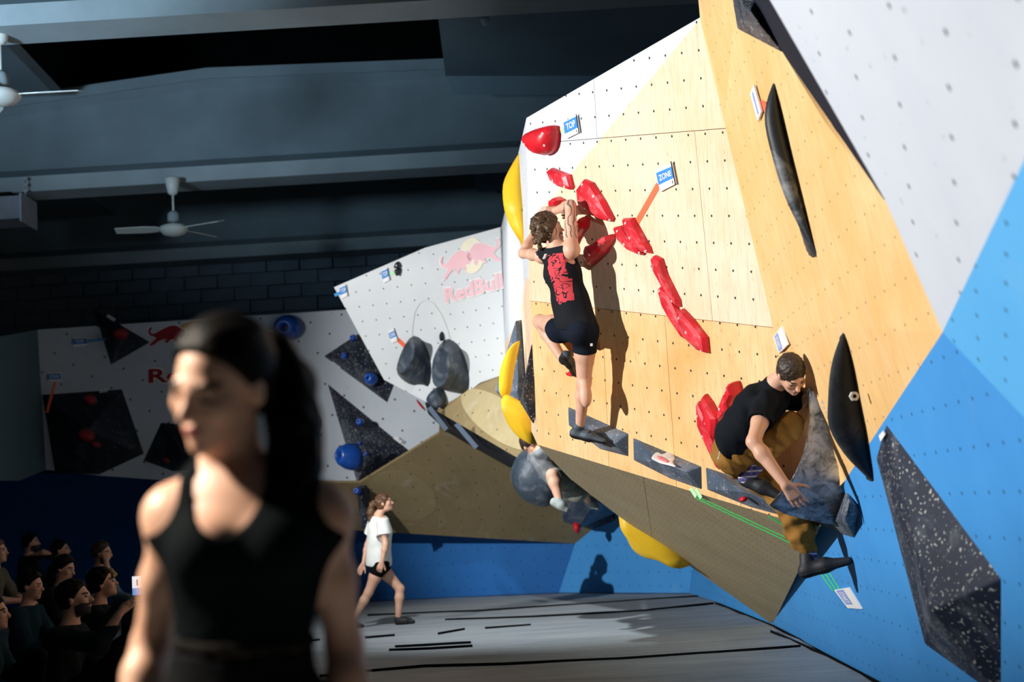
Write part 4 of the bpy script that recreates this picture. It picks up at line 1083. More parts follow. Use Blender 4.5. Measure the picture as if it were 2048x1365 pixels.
def head_ops(S, c, fwd, up, s=1.0, ears=True, jaw=1.0):
    r, f, u = basis(fwd, up); R = np.array([r, f, u]); c = A3(c)
    P = lambda x, y, z: c+(r*x+f*y+u*z)*s
    S.ell(P(0, -.015, .035), np.array((.075, .094, .085))*s, R, .02)
    S.ell(P(0, .030, -.020), np.array((.060, .066, .092))*s, R, .03)
    S.ell(P(0, .040, -.078), np.array((.042*jaw, .044, .036))*s, R, .03)
    S.ell(P(0, .078, -.100), np.array((.020*jaw, .016, .016))*s, R, .02)
    for q in (-1, 1):
        S.ell(P(.042*q, .062, -.022), np.array((.022, .024, .024))*s, R, .02)
        S.ell(P(.034*q, .105, .004), np.array((.020, .018, .012))*s, R, .014, -1)
        S.ell(P(.032*q, .078, .001), np.array((.0135, .0135, .0135))*s, R, .004)
        if ears: S.ell(P(.077*q, -.008, -.008), np.array((.011, .020, .032))*s, R, .006)
    S.cone(P(-.032, .086, .020), P(.032, .086, .020), .010*s, .010*s, .015)
    S.cone(P(0, .094, .006), P(0, .116, -.030), .008*s, .0125*s, .012)
    S.ell(P(0, .104, -.034), np.array((.017, .010, .008))*s, R, .008)
    S.ell(P(0, .096, -.058), np.array((.023, .009, .0062))*s, R, .004)
    S.ell(P(0, .094, -.069), np.array((.020, .009, .0070))*s, R, .004)
    return P, R
def face_mats(c, fwd, up, s=1.0, beard=False):
    """material slots on a body: 0 skin, 1 lip, 2 eye, 3 brow or beard"""
    r, f, u = basis(fwd, up); c = A3(c)
    def fn(X):
        q = (X-c)/s; x, y, z = q@r, q@f, q@u; m_ = np.zeros(len(X), int)
        near = (np.abs(x) < .08) & (y > .0) & (y < .13) & (np.abs(z) < .13)
        m_[near & (y > .085) & (((x/.022)**2+((z+.0635)/.010)**2) < 1)] = 1
        e = near & (y > .074) & ((((np.abs(x)-.033)/.015)**2+((z-.001)/.0075)**2) < 1); m_[e] = 2
        m_[near & (y > .06) & (np.abs(np.abs(x)-.034) < .020) & (np.abs(z-.024+.15*(np.abs(x)-.034)**2*10) < .0055)] = 3
        if beard: m_[near & (y > .0) & (z < -.040-.25*np.maximum(0, .05-y)) & (m_ != 1) & (z > -.125)] = 3
        return m_
    return fn
def hand_ops(S, wrist, d, pn, thumb, curl=(.25, .35, .25), s=1.0, spread=.12, thumb_out=.75):
    d = nrm(d); pn = A3(pn); pn = nrm(pn-d*(pn@d)); t = A3(thumb); t = nrm(t-d*(t@d)-pn*(t@pn)); w = A3(wrist)
    k = .010*s
    for off, L, r in ((.031, .070, .0085), (.011, .079, .009), (-.010, .073, .0087), (-.029, .057, .0078)):
        root = w+(d*(.088 if off != -.029 else .080)+t*off)*s
        S.cone(w+(d*.012+t*off*.55)*s, root, .016*s, .0125*s, .014*s)
        dd = nrm(d+t*off*spread*25); p = root; a = 0
        for fr, cu, r0, r1 in ((.45, curl[0], 1.12, 1.0), (.31, curl[1], 1.0, .92), (.24, curl[2], .92, .74)):
            a += cu; q = p+(dd*math.cos(a)+pn*math.sin(a))*(L*fr*s); S.cone(p, q, r*r0*s, r*r1*s, .006*s); p = q
    p = w+(d*.022+t*.020+pn*.006)*s
    for L, r0, r1, mixd in ((.042, .0150, .0120, .75), (.032, .0115, .0105, .62), (.026, .0105, .0082, .45)):
        dd = nrm(d*(1-mixd*.55)+t*mixd*thumb_out+pn*.18); q = p+dd*L*s; S.cone(p, q, r0*s, r1*s, k); p = q
def limb(S, P, R, k=.03): S.chain(P, R, k)
def torso_ops(S, J, w=1.0, female=False, k=.05):
    sd = nrm(J['shR']-J['shL']); up = nrm(J['nck']-J['pel']); fw = nrm(np.cross(up, sd)); sd = np.cross(fw, up)
    J['_sd'], J['_up'], J['_fw'] = sd, up, fw
    hp = (J['hpR']+J['hpL'])/2
    S.cone(J['hpL'], J['hpR'], .098*w, .098*w, k, (fw, 1.0))
    S.cone(J['pel'], J['wst'], .145*w, .118*w*(.95 if female else 1.05), k, (fw, .68))
    S.cone(J['wst'], J['chs'], .118*w*(.95 if female else 1.08), .150*w, k, (fw, .68))
    S.cone(J['shL'], J['shR'], .056*w, .056*w, k)
    S.cone(J['chs'], (J['shL']+J['shR'])/2, .145*w, .09*w, k, (fw, .66))
    S.cone((J['shL']+J['shR'])/2, J['nck'], .075*w, .056*w, k)
    if female:
        for q in (-1, 1): S.ell(J['chs']+sd*.072*q*w+fw*.082*w-up*.01, (.062*w, .058*w, .064*w), np.array([sd, fw, up]), .04)
    return sd, up, fw
def arm_ops(S, sh, el, wr, w=1.0, k=.025):
    sh, el, wr = A3(sh), A3(el), A3(wr)
    S.ell(sh, (.062*w,)*3, None, k); S.chain([sh, sh*.5+el*.5, el], [.050*w, .046*w, .038*w], k)
    S.chain([el, el*.72+wr*.28, wr], [.038*w, .041*w, .027*w], k)
def leg_ops(S, hp, kn, an, w=1.0, k=.03):
    hp, kn, an = A3(hp), A3(kn), A3(an)
    S.chain([hp, hp*.55+kn*.45, kn], [.092*w, .078*w, .055*w], k); S.chain([kn, kn*.7+an*.3, an], [.054*w, .056*w, .036*w], k)
def shoe(parent, heel, toe, ankle, upv, mat, solemat, h=.006, w=1.0, label=None):
    heel, toe, ankle = A3(heel), A3(toe), A3(ankle); d = nrm(toe-heel); u = nrm(A3(upv)-d*(A3(upv)@d)); L = np.linalg.norm(toe-heel)
    def ops(top):
        S = Sdf(); S.cone(heel+u*.03, heel+d*L*.45+u*.034, .036*w, .040*w, .03); S.cone(heel+d*L*.45+u*.032, toe-d*.02+u*.018, .042*w, .024*w, .03, (u, .8))
        S.cone(heel+d*.02+u*.04, ankle*.75+heel*.25+u*.01, .036*w, .040*w, .02)
        return S
    o = sdf_mesh('shoe', ops(True).build(h, .004), mat, parent)
    if label: o['label'] = label
    sdf_mesh('sole', ops(False).keep(heel+u*.016, -u).build(h, .007), solemat, o)
    m1 = heel+d*L*.5
    s_ = Sdf().cone(m1-np.cross(d, u)*.02+u*.05, m1+np.cross(d, u)*.02+u*.05, .026*w, .026*w, .02, (d, .55)); sdf_mesh('strap', s_.build(h), solemat, o)
    return o
def skin(name, col, tat=False):
    mt, nt, N, L, B = new_mat(name); ob = objsock(nt)
    f = noise(nt, ob, 9, 4, .6); c = mixc(nt, ramp(nt, f, .3, .7), tuple(x*y for x, y in zip(col, (.92, .86, .82))), tuple(min(1, x*1.06) for x in col))
    if tat:
        a = N.new('ShaderNodeAttribute'); a.attribute_name = 'tattoo'
        w = N.new('ShaderNodeTexWave'); w.inputs['Scale'].default_value = 9.0; w.inputs['Distortion'].default_value = 9.0; w.inputs['Detail'].default_value = 1.5
        L.new(ob, w.inputs['Vector']); lines = ramp(nt, w.outputs['Fac'], .80, .90)
        c = mixc(nt, math_n(nt, 'MULTIPLY', math_n(nt, 'MULTIPLY', lines, a.outputs['Fac']), .8), c, (.03, .03, .045))
    L.new(c, B.inputs['Base Color']); B.inputs['Roughness'].default_value = .52
    B.inputs['Subsurface Weight'].default_value = .06; B.inputs['Subsurface Radius'].default_value = (.02, .008, .004); B.inputs['Subsurface Scale'].default_value = .4
    return mt
def cloth(name, col, bump=.35, scale=22, var=.15):
    mt = plain(name, col, .85, var, 5, spec=.04, bump=bump, bscale=scale); return mt
def hairm(name, col, spec=.4):
    mt, nt, N, L, B = new_mat(name); ob = objsock(nt)
    f = noise(nt, vmap(nt, ob, (1, 1, .35)), 70, 3, .6)
    c = mixc(nt, ramp(nt, f, .35, .7), tuple(x*.45 for x in col), tuple(min(1, x*1.5) for x in col)); L.new(c, B.inputs['Base Color'])
    B.inputs['Roughness'].default_value = .5; B.inputs['Specular IOR Level'].default_value = spec
    b = N.new('ShaderNodeBump'); b.inputs['Strength'].default_value = .6; b.inputs['Distance'].default_value = .006; L.new(f, b.inputs['Height']); L.new(b.outputs[0], B.inputs['Normal'])
    return mt
M_SKIN = skin('skin_fair', (.62, .36, .25)); M_SKINT = skin('skin_tattooed', (.64, .38, .27), True); M_SKIND = skin('skin_tan', (.55, .30, .19))
M_LIP = plain('lips', (.42, .13, .11), .45); M_EYE = plain('eye_dark', (.05, .04, .035), .2); M_BROW = plain('brow_dark', (.03, .02, .014), .8)
M_HAIRB = hairm('hair_black', (.005, .004, .0035), .08); M_HAIRC = hairm('hair_curly_brown', (.075, .040, .018)); M_HAIRS = hairm('hair_short_brown', (.035, .022, .014))
M_HAIRT = hairm('hair_chestnut', (.10, .045, .018)); M_BLOND = hairm('hair_blond', (.30, .19, .05))
M_TANK = cloth('tank_black', (.003, .005, .006)); M_SHIRTB = cloth('shirt_black', (.009, .011, .014)); M_SHORTN = cloth('shorts_navy', (.010, .014, .024))
M_PANT = cloth('trousers_brown', (.27, .135, .032), .6, 14); M_PANTB = cloth('trousers_shadow_cloth', (.012, .012, .012), .5, 16)
M_WHT = cloth('tee_white', (.66, .69, .66), .5, 14, .05); M_BLKS = cloth('shorts_black', (.006, .006, .007)); M_GREYT = cloth('tee_grey', (.24, .26, .28), .5, 14); M_GREYS = cloth('shorts_grey_green', (.23, .25, .22), .5, 12)
M_SHOE = plain('shoe_slate', (.055, .075, .095), .6, .3, 14); M_SHOED = plain('shoe_black', (.018, .02, .024), .6, .3, 14); M_SOLE = plain('shoe_rubber', (.006, .006, .007), .7); M_SHOEG = plain('shoe_grey', (.33, .38, .37), .6, .2, 12)
M_BAND = plain('waistband', (.012, .011, .010), .8, spec=.03); M_TIE = plain('hair_tie', (.6, .6, .6), .6)
FACE = [M_SKIN, M_LIP, M_EYE, M_BROW]
def hair_cap(c, fwd, up, s=1.0, line=.03, back=-.01, thick=.010, low=-.06):
    """close cap of hair: cranium grown a little, open over the face"""
    r, f, u = basis(fwd, up); R = np.array([r, f, u]); c = A3(c); S = Sdf()
    P = lambda x, y, z: c+(r*x+f*y+u*z)*s
    S.ell(P(0, -.017, .036), np.array((.077+thick, .096+thick, .088+thick))*s, R, .02)
    S.ell(P(0, -.045, -.03), np.array((.066+thick, .055+thick, .06+thick))*s, R, .03)
    S.clips.append(lambda X: ((X[0]-c[0])*f[0]+(X[1]-c[1])*f[1]+(X[2]-c[2])*f[2])/s*.8 - ((X[0]-c[0])*u[0]+(X[1]-c[1])*u[1]+(X[2]-c[2])*u[2])/s*.62 - line)
    S.keep(P(0, 0, low), u)
    return S, P, R
J_ = lambda px, py, d: np.array(C(px, py, d))
JM = lambda px, py, h: np.array(PM.at(px, py, h))

# ---------------------------------------------------------------- climber in the black tank top
def build_tank_climber():
    J = dict(nck=JM(1112, 489, .36), chs=JM(1124, 545, .34), wst=JM(1140, 600, .30), pel=JM(1150, 642, .28), shR=JM(1143, 500, .32), shL=JM(1085, 512, .38),
             elR=JM(1141, 411, .20), wrR=JM(1113, 421, .10), elL=JM(1046, 507, .28), wrL=JM(1074, 458, .10), hpR=JM(1170, 662, .27), hpL=JM(1126, 656, .28),
             knR=JM(1168, 766, .27), anR=JM(1160, 850, .27), knL=JM(1079, 643, .13), anL=JM(1127, 722, .17))
    # keep the torso upright frame steady: right side of the body is image right while facing the wall
    e = empty('person', JM(1160, 878, .2), 'climber in black tank top and shorts, arms raised to the red holds', 'person')
    hc = JM(1097, 457, .36); fw = -np.array(PM.n); up = nrm(JM(1090, 440, .36)-J['nck'])
    S = Sdf(); torso_ops(S, J, .98)
    S.cone(J['nck'], hc+fw*-.01-up*.05, .056, .054, .03)
    head_ops(S, hc, fw+.2*np.array(RIGHT), up)
    arm_ops(S, J['shR'], J['elR'], J['wrR'], 1.08); arm_ops(S, J['shL'], J['elL'], J['wrL'], 1.0)
    leg_ops(S, J['hpR'], J['knR'], J['anR'], 1.0); leg_ops(S, J['hpL'], J['knL'], J['anL'], 1.0)
    S.ell(JM(1171, 790, .31), (.050, .050, .10), None, .04)
    n = np.array(PM.n)
    hand_ops(S, J['wrR'], A3(C(1103, 420, 11))-A3(C(1113, 419, 11)), -n, A3(-UP), (.5, .6, .5))
    hand_ops(S, J['wrL'], A3(UP)*1.0+A3(RIGHT)*.5, -n, A3(RIGHT), (.5, .6, .5))
    # the foot inside the shoe
    body = sdf_mesh('body', S.build(.0075), [M_SKINT, M_LIP, M_EYE, M_BROW], e, face_mats(hc, fw+.2*np.array(RIGHT), up),
                    attrs={'tattoo': lambda V: (np.linalg.norm(V-(J['shR']*.35+J['elR']*.65), axis=1) < .17).astype(float)})
    # tank top
    T = Sdf(); torso_ops(T, J, 1.0)
    up_, sd, fwt = J['_up'], J['_sd'], J['_fw']
    T.cone(J['wst'], J['pel']+up_*.02, .150, .165, .05, (fwt, .80))
    T.keep(J['pel']-up_*.035, up_+sd*.10)
    T.keep(J['nck']-up_*.012, -up_)
    for q, sh in ((1, J['shR']), (-1, J['shL'])):
        T.clips.append(lambda X, c=sh+sd*q*.03-up_*.03: .088-np.sqrt(sum((X[i]-c[i])**2 for i in range(3))))
    T.clips.append(lambda X, c=J['nck']+up_*.02: .062-np.sqrt(sum((X[i]-c[i])**2 for i in range(3))))
    mt, nt, N, L, B = new_mat('tank_black_print'); uv = uvsock(nt)
    sp = N.new('ShaderNodeSeparateXYZ'); L.new(uv, sp.inputs[0])
    jag = math_n(nt, 'MULTIPLY', noise(nt, uv, 22, 1, .5), .05)
    r1 = math_n(nt, 'LESS_THAN', math_n(nt, 'ADD', math_n(nt, 'ABSOLUTE', sp.outputs[0]), jag), .102); r2 = math_n(nt, 'LESS_THAN', math_n(nt, 'ADD', math_n(nt, 'ABSOLUTE', sp.outputs[1]), jag), .215)
    wv = noise(nt, vmap(nt, uv, (1, 1.5, 1), .7), 13, 1.0, .5, .6)
    ink = ramp(nt, math_n(nt, 'ABSOLUTE', math_n(nt, 'SUBTRACT', wv, .47)), .022, .030); edge = noise(nt, uv, 30, 2, .5)
    msk = math_n(nt, 'MULTIPLY', math_n(nt, 'MULTIPLY', r1, r2), ink)
    L.new(mixc(nt, msk, (.009, .011, .014), (.55, .055, .07)), B.inputs['Base Color']); B.inputs['Roughness'].default_value = .85; B.inputs['Specular IOR Level'].default_value = .15
    pc = JM(1112, 558, .45); pu = nrm(JM(1106, 515, .45)-JM(1122, 598, .45)); pr = nrm(np.cross(-n, pu)); 
    def uvt(P):
        q = P-pc; front = (q@n) < -.10
        a = np.stack([q@pr, q@pu], 1); a[front] += 5; return a
    tk = sdf_mesh('tank_top', T.build(.0075, .010, wob(.004, 22, 3)), mt, e, uvf=uvt)
    tg = JM(1090, 513, .47); V, F = box_geo(tg, Vector(pu)*.020+RIGHT*.012, RIGHT*.007, PM.n*.006); mesh('label_tab', V, F, M_SIGNW, tk)
    # shorts
    H = Sdf(); torso_ops(H, J, .98); leg_ops(H, J['hpR'], J['knR'], J['anR'], 1.04); leg_ops(H, J['hpL'], J['knL'], J['anL'], 1.04)
    for q, hp in ((1, J['hpR']), (-1, J['hpL'])): H.ell(hp-fwt*.055+sd*q*.0-up_*.0, (.095, .095, .095), None, .04)
    H.keep(J['pel']+up_*.03, -up_)
    dR = nrm(J['knR']-J['hpR']); H.keep(J['hpR']+dR*.17, -dR-.0*sd)
    dL = nrm(J['knL']-J['hpL'])
    c_l = J['hpL']+dL*.10
    H.clips.append(lambda X: np.minimum(((X[0]-c_l[0])*dL[0]+(X[1]-c_l[1])*dL[1]+(X[2]-c_l[2])*dL[2]), np.sqrt(sum((X[i]-J['hpR'][i])**2 for i in range(3)))-.17))
    sh_ = sdf_mesh('shorts', H.build(.0075, .009, wob(.003, 26, 5)), M_SHORTN, e)
    lg = JM(1183, 690, .37); V, F = box_geo(lg, UP*.010, RIGHT*.007, PM.n*.004); mesh('label_tab', V, F, M_SIGNW, sh_)
    # curly hair
    S2, P, R = hair_cap(hc, fw+.2*np.array(RIGHT), up, 1.0, .035, thick=.022, low=-.13)
    rs = np.random.RandomState(4)
    for i in range(60):
        a, b = rs.rand()*6.28, rs.uniform(-.5, 1.0); v = np.array((math.cos(a)*math.cos(b), min(.45, math.sin(a)*math.cos(b)), math.sin(b)))
        S2.ell(P(*(v*np.array((.092, .108, .10))+np.array((0, -.02, .02)))), (.021, .021, .021), None, .010)
    for i in range(26):
        S2.ell(P(rs.uniform(-.085, .085), rs.uniform(-.12, -.055), rs.uniform(-.12, -.03)), (.020, .020, .022), None, .010)
    S2.clips = [S2.clips[0]]
    hm = sdf_mesh('hair', S2.build(.0055, 0, wob(.004, 110, 8)), M_HAIRC, e)
    shoe(e, JM(1148, 874, .30), JM(1210, 888, .16), J['anR'], UP+RIGHT*.1, M_SHOE, M_SOLE, .006, 1.05)
    shoe(e, JM(1126, 716, .24), JM(1146, 752, .06), J['anL'], RIGHT*.7+UP*.6+PM.n*.2, M_SHOE, M_SOLE, .006, .98)
build_tank_climber()

# ---------------------------------------------------------------- climber in black shirt and brown trousers
def build_shirt_climber():
    J = dict(nck=J_(1548, 768, 9.02), chs=J_(1513, 818, 9.14), wst=J_(1480, 862, 9.28), pel=J_(1464, 898, 9.42), shR=J_(1532, 806, 8.92), shL=J_(1566, 790, 9.22),
             elR=J_(1507, 884, 8.72), wrR=J_(1571, 970, 8.58), elL=J_(1604, 806, 9.34), wrL=J_(1624, 792, 9.12), hpR=J_(1466, 908, 9.34), hpL=J_(1488, 922, 9.72),
             knR=J_(1578, 852, 9.16), anR=J_(1500, 945, 9.36), knL=J_(1576, 1004, 9.46), anL=J_(1616, 1104, 9.46))
    e = empty('person', J_(1560, 990, 9.5), 'climber in black shirt and brown trousers crouching beside the chalked claw hold', 'person')
    hc = J_(1583, 748, 8.86); fw = A3(cv(.28, -.72, -.62)); up = A3(cv(-.05, .72, -.72))
    S = Sdf(); torso_ops(S, J, .95); S.cone(J['nck'], hc-nrm(fw)*.03, .056, .056, .03)
    head_ops(S, hc, fw, up, 1.0)
    arm_ops(S, J['shR'], J['elR'], J['wrR'], 1.12); arm_ops(S, J['shL'], J['elL'], J['wrL'], 1.0)
    leg_ops(S, J['hpR'], J['knR'], J['anR'], .95); leg_ops(S, J['hpL'], J['knL'], J['anL'], .95)
    hand_ops(S, J['wrR'], A3(cv(.60, -.78, .05)), A3(cv(.25, .1, 1)), A3(cv(.8, .6, .0)), (.08, .12, .1), 1.1, .16, 1.0)
    hand_ops(S, J['wrL'], A3(cv(.5, .6, .3)), A3(cv(.6, -.2, .7)), A3(UP), (.3, .4, .3))
    sdf_mesh('body', S.build(.0065), FACE, e, face_mats(hc, fw, up))
    # short hair
    S2, P, R = hair_cap(hc, fw, up, 1.0, .050, thick=.008, low=-.045); sdf_mesh('hair', S2.build(.005, 0, wob(.0025, 160, 2)), M_HAIRS, e)
    T = Sdf(); torso_ops(T, J, 1.0); up_, sd, fwt = J['_up'], J['_sd'], J['_fw']
    T.cone(J['chs'], J['wst']-up_*.10, .17, .165, .05, (fwt, .82))
    for sh, el in ((J['shR'], J['elR']), (J['shL'], J['elL'])): T.chain([sh, sh*.5+el*.5], [.068, .072], .03)
    T.keep(J['wst']-up_*.10, up_+.2*fwt)
    T.clips.append(lambda X, c=J['nck']+up_*.05+fwt*.02: .07-np.sqrt(sum((X[i]-c[i])**2 for i in range(3))))
    d = nrm(J['elR']-J['shR']); cR = J['shR']*.52+J['elR']*.48
    T.clips.append(lambda X: np.where(sum((X[i]-J['elR'][i])**2 for i in range(3)) < .18**2, ((X[0]-cR[0])*d[0]+(X[1]-cR[1])*d[1]+(X[2]-cR[2])*d[2]), -1.0))
    sdf_mesh('shirt', T.build(.0065, .011, wob(.006, 24, 12)), M_SHIRTB, e)
    G = Sdf(); hp = (J['hpR']+J['hpL'])/2
    G.cone(J['hpL'], J['hpR'], .125, .125, .05); G.cone(J['pel'], J['wst'], .15, .125, .05, (fwt, .8))
    G.chain([J['hpR'], J['hpR']*.5+J['knR']*.5, J['knR']], [.115, .105, .082], .04); G.chain([J['knR'], J['anR']*.68+J['knR']*.32], [.08, .066], .04)
    wp = J['wst']-up_*.03
    def waist(X, a=J['hpR'], b=J['knR']):
        ab = b-a; t = np.clip(sum((X[i]-a[i])*ab[i] for i in range(3))/(ab@ab), .35, 1.2)
        dd = np.sqrt(sum((X[i]-a[i]-t*ab[i])**2 for i in range(3)))
        return np.where(dd < .15, -1.0, sum((X[i]-wp[i])*up_[i] for i in range(3)))
    G.clips.append(waist)
    tr = sdf_mesh('trousers', G.build(.0065, .004, wob(.010, 44, 21)), M_PANT, e)
    G2 = Sdf(); G2.chain([J['hpL'], J['hpL']*.5+J['knL']*.5, J['knL']], [.11, .10, .085], .04); G2.chain([J['knL'], J['knL']*.4+J['anL']*.6, J['anL']*.9+J['knL']*.1], [.085, .088, .062], .04)
    sdf_mesh('trouser_leg', G2.build(.0065, .004, wob(.010, 44, 23)), M_PANT, tr)
    V, F = box_geo(J_(1441, 910, 9.26), UP*.03-RIGHT*-.008, RIGHT*.012, FWD*.006); mesh('label_tab', V, F, M_SIGNW, tr)
    M_SOCK, nt, N, L, B = new_mat('sock_plaid'); ob = objsock(nt)
    wv = N.new('ShaderNodeTexWave'); wv.bands_direction = 'Z'; wv.inputs['Scale'].default_value = 9; L.new(ob, wv.inputs['Vector'])
    wx = N.new('ShaderNodeTexWave'); wx.bands_direction = 'X'; wx.inputs['Scale'].default_value = 8; L.new(ob, wx.inputs['Vector'])
    c = mixc(nt, ramp(nt, wv.outputs['Fac'], .75, .85), (.05, .07, .22), (.55, .55, .6)); c = mixc(nt, math_n(nt, 'MULTIPLY', ramp(nt, wx.outputs['Fac'], .8, .9), .5), c, (.3, .1, .25)); L.new(c, B.inputs['Base Color']); B.inputs['Roughness'].default_value = .9
    for kn, an in ((J['knR'], J['anR']), (J['knL'], J['anL'])):
        dd = nrm(an-kn); K = Sdf().cone(an-dd*(.11 if kn is J['knR'] else .05), an+dd*.05, .056, .050, .02); sdf_mesh('sock', K.build(.006), M_SOCK, e)
    shoe(e, J_(1489, 968, 9.40), J_(1562, 1000, 9.30), J['anR'], UP*.8+RIGHT*.3-FWD*.3, M_SHOED, M_SOLE, .006, 1.15)
    shoe(e, J_(1612, 1152, 9.42), J_(1704, 1126, 9.33), J['anL'], UP, M_SHOED, M_SOLE, .006, 1.15)
build_shirt_climber()

# ---------------------------------------------------------------- climber hanging under the wall
def build_hanging_climber():
    D = 15.0
    J = dict(nck=J_(1068, 901, D), chs=J_(1087, 925, D), wst=J_(1108, 953, D), pel=J_(1124, 970, D), shR=J_(1082, 903, D-.16), shL=J_(1070, 915, D+.18),
             elR=J_(1120, 915, D-.12), wrR=J_(1150, 905, D-.05), elL=J_(1085, 905, D+.35), wrL=J_(1078, 880, D+.2), hpR=J_(1127, 968, D-.12), hpL=J_(1130, 978, D+.12),
             knR=J_(1104, 950, D-.42), anR=J_(1119, 1003, D-.50), knL=J_(1162, 980, D-.05), anL=J_(1176, 1002, D+.3))
    e = empty('person', J_(1120, 1015, D), 'climber in grey tee and shorts hanging under the corner, one foot dangling', 'person')
    hc = J_(1059, 889, D-.02); fw = A3(cv(.75, -.1, -.55)); up = A3(cv(-.65, .75, .0))
    S = Sdf(); torso_ops(S, J, .95); S.cone(J['nck'], hc, .055, .055, .03); head_ops(S, hc, fw, up, .95)
    arm_ops(S, J['shR'], J['elR'], J['wrR'], 1.15); arm_ops(S, J['shL'], J['elL'], J['wrL'], 1.0)
    leg_ops(S, J['hpR'], J['knR'], J['anR'], 1.05); leg_ops(S, J['hpL'], J['knL'], J['anL'], 1.0)
    hand_ops(S, J['wrR'], A3(RIGHT), A3(UP), A3(-FWD), (.4, .5, .4)); hand_ops(S, J['wrL'], A3(UP), A3(FWD), A3(RIGHT), (.4, .5, .4))
    sdf_mesh('body', S.build(.010), FACE, e, face_mats(hc, fw, up, .95))
    S2, P, R = hair_cap(hc, fw, up, .95, .045, thick=.006, low=-.05); sdf_mesh('hair', S2.build(.008), M_HAIRS, e)
    T = Sdf(); torso_ops(T, J, 1.02); up_, sd, fwt = J['_up'], J['_sd'], J['_fw']
    for sh, el in ((J['shR'], J['elR']), (J['shL'], J['elL'])): T.chain([sh, sh*.75+el*.25], [.066, .07], .03)
    T.keep(J['pel']-up_*.02, up_); T.keep(J['nck'], -up_); sdf_mesh('tee', T.build(.009, .010, wob(.006, 26, 2)), M_GREYT, e)
    G = Sdf(); G.cone(J['hpL'], J['hpR'], .12, .12, .05); G.chain([J['hpR'], J['hpR']*.35+J['knR']*.65], [.115, .10], .04); G.chain([J['hpL'], J['hpL']*.3+J['knL']*.7], [.12, .13], .04)
    sdf_mesh('shorts', G.build(.010, .005, wob(.007, 22, 6)), M_GREYS, e)
    shoe(e, J_(1106, 1010, D-.5), J_(1134, 1024, D-.52), J['anR'], UP+RIGHT*.4, M_SHOEG, M_SHOEG, .008, 1.1)
    shoe(e, J_(1174, 1010, D+.35), J_(1196, 1020, D+.3), J['anL'], UP, M_SHOEG, M_SHOEG, .009, 1.0)
build_hanging_climber()

# ---------------------------------------------------------------- woman walking on the mats
def build_walker():
    g = A3(FLOOR.at(800, 1249)); D = (Vector(g)-CAM).dot(FWD)
    J = dict(nck=J_(757, 1031, D), chs=J_(759, 1062, D), wst=J_(757, 1098, D), pel=J_(757, 1122, D), shR=J_(766, 1043, D-.17), shL=J_(750, 1043, D+.17),
             elR=J_(771, 1090, D-.23), wrR=J_(764, 1124, D-.25), elL=J_(735, 1090, D+.22), wrL=J_(727, 1128, D+.15), hpR=J_(761, 1128, D-.09), hpL=J_(754, 1128, D+.09),
             knL=J_(800, 1178, D+.10), anL=J_(796, 1238, D+.06), knR=J_(737, 1186, D-.10), anR=J_(706, 1240, D-.12))
    e = empty('person', g, 'woman in white tee and black shorts walking on the mats, looking up', 'person')
    hc = J_(768, 1006, D); fw = A3(cv(1, .22, -.05)); up = A3(cv(-.22, 1, 0))
    S = Sdf(); torso_ops(S, J, .88, True); S.cone(J['nck'], hc-nrm(up)*.06*1+nrm(fw)*-.02, .048, .048, .03); head_ops(S, hc, fw, up, .92)
    for a in 'RL': arm_ops(S, J['sh'+a], J['el'+a], J['wr'+a], .88); leg_ops(S, J['hp'+a], J['kn'+a], J['an'+a], .95)
    hand_ops(S, J['wrR'], A3(cv(-.35, -1, 0)), A3(FWD), A3(RIGHT), (.35, .4, .3), .95); hand_ops(S, J['wrL'], A3(cv(-.5, -1, 0)), A3(-FWD), A3(RIGHT), (.3, .3, .2), .95)
    sdf_mesh('body', S.build(.009), FACE, e, face_mats(hc, fw, up, .92))
    S2, P, R = hair_cap(hc, fw, up, .92, .030, thick=.008, low=-.05)
    S2.chain([P(0, -.10, .03), P(0, -.16, .01), P(0, -.20, -.09), P(0, -.205, -.2), P(0, -.20, -.33)], [.022, .036, .048, .046, .022], .02)
    S2.clips = [S2.clips[0]]
    hh = sdf_mesh('hair', S2.build(.007, 0, wob(.005, 60, 5)), M_HAIRT, e)
    sdf_mesh('hair_tie', Sdf().ell(P(0, -.112, .028), (.022, .016, .026), R).build(.006), M_TIE, hh)
    T = Sdf(); torso_ops(T, J, .92, True); up_, sd, fwt = J['_up'], J['_sd'], J['_fw']
    T.cone(J['chs'], J['pel']-up_*.02, .17, .185, .05, (fwt, .80))
    for a in 'RL': T.chain([J['sh'+a], J['sh'+a]*.35+J['el'+a]*.65], [.066, .078], .03)
    T.keep(J['pel']-up_*.055, up_); T.keep(J['nck']-up_*.01, -up_)
    for a in 'RL':
        d = nrm(J['el'+a]-J['sh'+a]); c = J['sh'+a]*.42+J['el'+a]*.58
        T.clips.append(lambda X, d=d, c=c: np.where(sum((X[i]-c[i])**2 for i in range(3)) < .11**2, ((X[0]-c[0])*d[0]+(X[1]-c[1])*d[1]+(X[2]-c[2])*d[2]), -1.0))
    sdf_mesh('tee', T.build(.009, .009, wob(.005, 20, 9)), M_WHT, e)
    G = Sdf(); G.cone(J['hpL'], J['hpR'], .105, .105, .05)
    for a in 'RL': G.chain([J['hp'+a], J['hp'+a]*.75+J['kn'+a]*.25], [.105, .095], .04)
    G.cone(J['pel'], J['wst'], .13, .11, .04, (fwt, .75)); sdf_mesh('shorts', G.build(.009, .002), M_BLKS, e)
    f2 = A3(FLOOR.at(795, 1249)); t2 = A3(FLOOR.at(828, 1248)); f2[1] = t2[1] = J['anL'][1]
    shoe(e, f2, t2, J['anL'], Vector((0, 0, 1)), M_SHOED, M_SOLE, .008)
    b2 = A3(FLOOR.at(700, 1251)); b2[1] = J['anR'][1]; shoe(e, b2, b2+A3((.22, 0, 0)), J['anR'], Vector((0, 0, 1)), M_SHOED, M_SOLE, .008)
build_walker()

